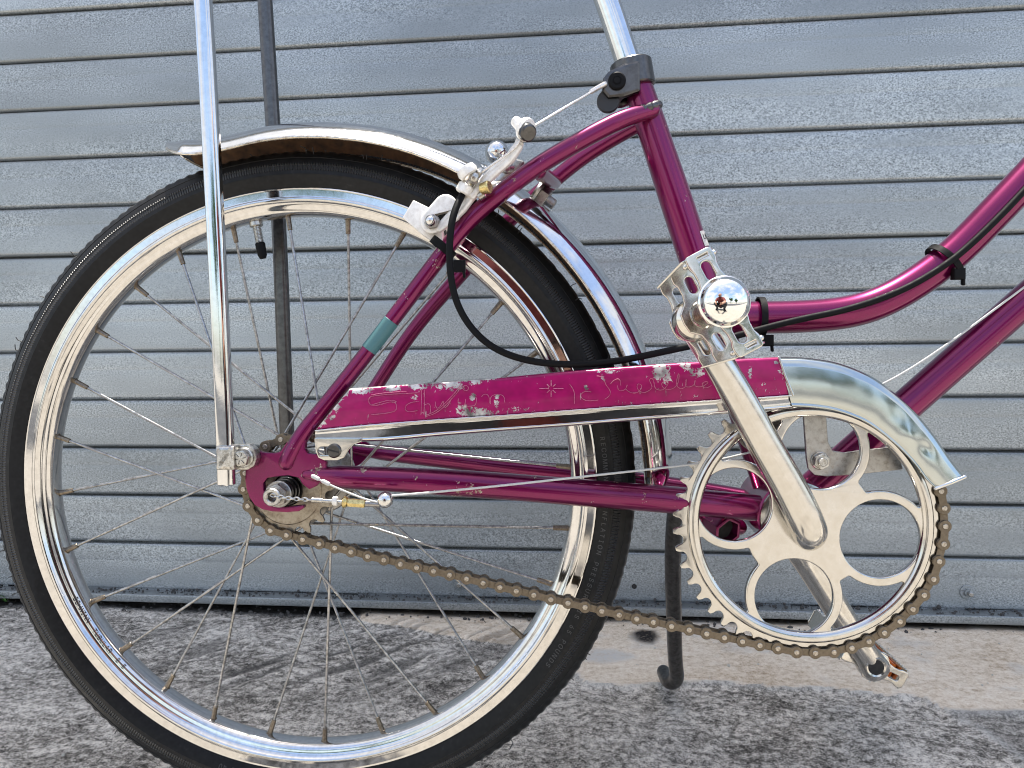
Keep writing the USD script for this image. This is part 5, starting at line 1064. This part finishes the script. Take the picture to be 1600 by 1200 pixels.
for s_ in (-1, 1): obj('eye', disc((-0.075+s_*0.031, -0.3575, 0.800), (0, 1, 0), 0.011, 0.004, 16, 0.001), hair_mat, pr)
obj('mouth', disc((-0.075, -0.3245, 0.742), (0, 1, 0), 0.018, 0.003, 16, 0.001), shirt, pr)
ph = obj('phone', box3((-0.125, -0.030, 0.331), (0.025, -0.022, 0.403), 0.003), black_plastic)
tag(ph, 'black phone held sideways in both hands by the crouching person', 'phone')
leaf_dark = usdkit.material(stage, L+'tree_leaf', {"oi": ("geometry", {}), "r": ("rgb_ramp", {"ramp": [(0, (0.03, 0.06, 0.018)), (1, (0.09, 0.15, 0.04))]}), "d": ("diffuse_bsdf", {}), "t": ("translucent_bsdf", {"color": (0.10, 0.18, 0.03)}), "m": ("mix_closure", {"fac": 0.3})},
    [("oi.random_per_island", "r.fac"), ("r.color", "d.color"), ("d.BSDF", "m.closure1"), ("t.BSDF", "m.closure2")], surface="m.closure")
bark = plain('bark', (0.12, 0.09, 0.065), 0.9, scale=20, vary=0.4)
for (x, y, h, w, lab) in [(7.5, -17.0, 6.5, 2.6, 'tall round green tree across the street, mirrored in the chrome'), (13.0, -15.0, 4.6, 2.0, 'short bushy tree across the street, mirrored in the chrome'), (-9.0, -24.0, 7.5, 3.4, 'broad dark tree far down the street, mirrored in the chrome')]:
    t_ = xform('street_tree', None, Gf.Matrix4d(1).SetTranslate(Gf.Vec3d(x, y, -0.03))); tag(t_, lab, 'tree', 'trees across the street')
    obj('trunk', join(sweep(spline(np.array([(0, 0, 0), (0.1, 0, h*0.25), (-0.05, 0.1, h*0.5), (0.1, 0, h*0.75)]), 0.3), np.linspace(0.22, 0.08, len(spline(np.array([(0, 0, 0), (0.1, 0, h*0.25), (-0.05, 0.1, h*0.5), (0.1, 0, h*0.75)]), 0.3))), 12),
        *[sweep(np.array([(0, 0, h*z0), (math.cos(a)*w*0.35, math.sin(a)*w*0.35, h*(z0+0.14)), (math.cos(a)*w*0.65, math.sin(a)*w*0.65, h*(z0+0.22))]), np.array([0.09, 0.06, 0.03]), 8) for z0, a in ((0.35, 0.4), (0.42, 2.3), (0.5, 4.1), (0.55, 5.4))]), bark, t_, smooth=True)
    n_ = 2600; cl_ = rng.normal(0, 1, (26, 3)); cl_ /= np.linalg.norm(cl_, axis=1)[:, None]; cl_ *= rng.uniform(0.35, 0.85, (26, 1))
    c_ = cl_[rng.randint(0, 26, n_)]+rng.normal(0, 0.17, (n_, 3)); c_ = c_*[w, w, h*0.34]+[0, 0, h*0.66]
    a_ = rng.normal(0, 1, (n_, 3)); b_ = rng.normal(0, 1, (n_, 3)); a_ /= np.linalg.norm(a_, axis=1)[:, None]; b_ -= a_*(a_*b_).sum(1)[:, None]; b_ /= np.linalg.norm(b_, axis=1)[:, None]
    s0_ = rng.uniform(0.10, 0.24, (n_, 1))
    V = np.stack([c_-a_*s0_, c_-b_*s0_*0.5, c_+a_*s0_, c_+b_*s0_*0.5], 1).reshape(-1, 3); q_ = np.arange(n_)[:, None]*4
    obj('crown', (V, np.vstack([q_+[0, 1, 2], q_+[0, 2, 3]])), leaf_dark, t_, smooth=False)
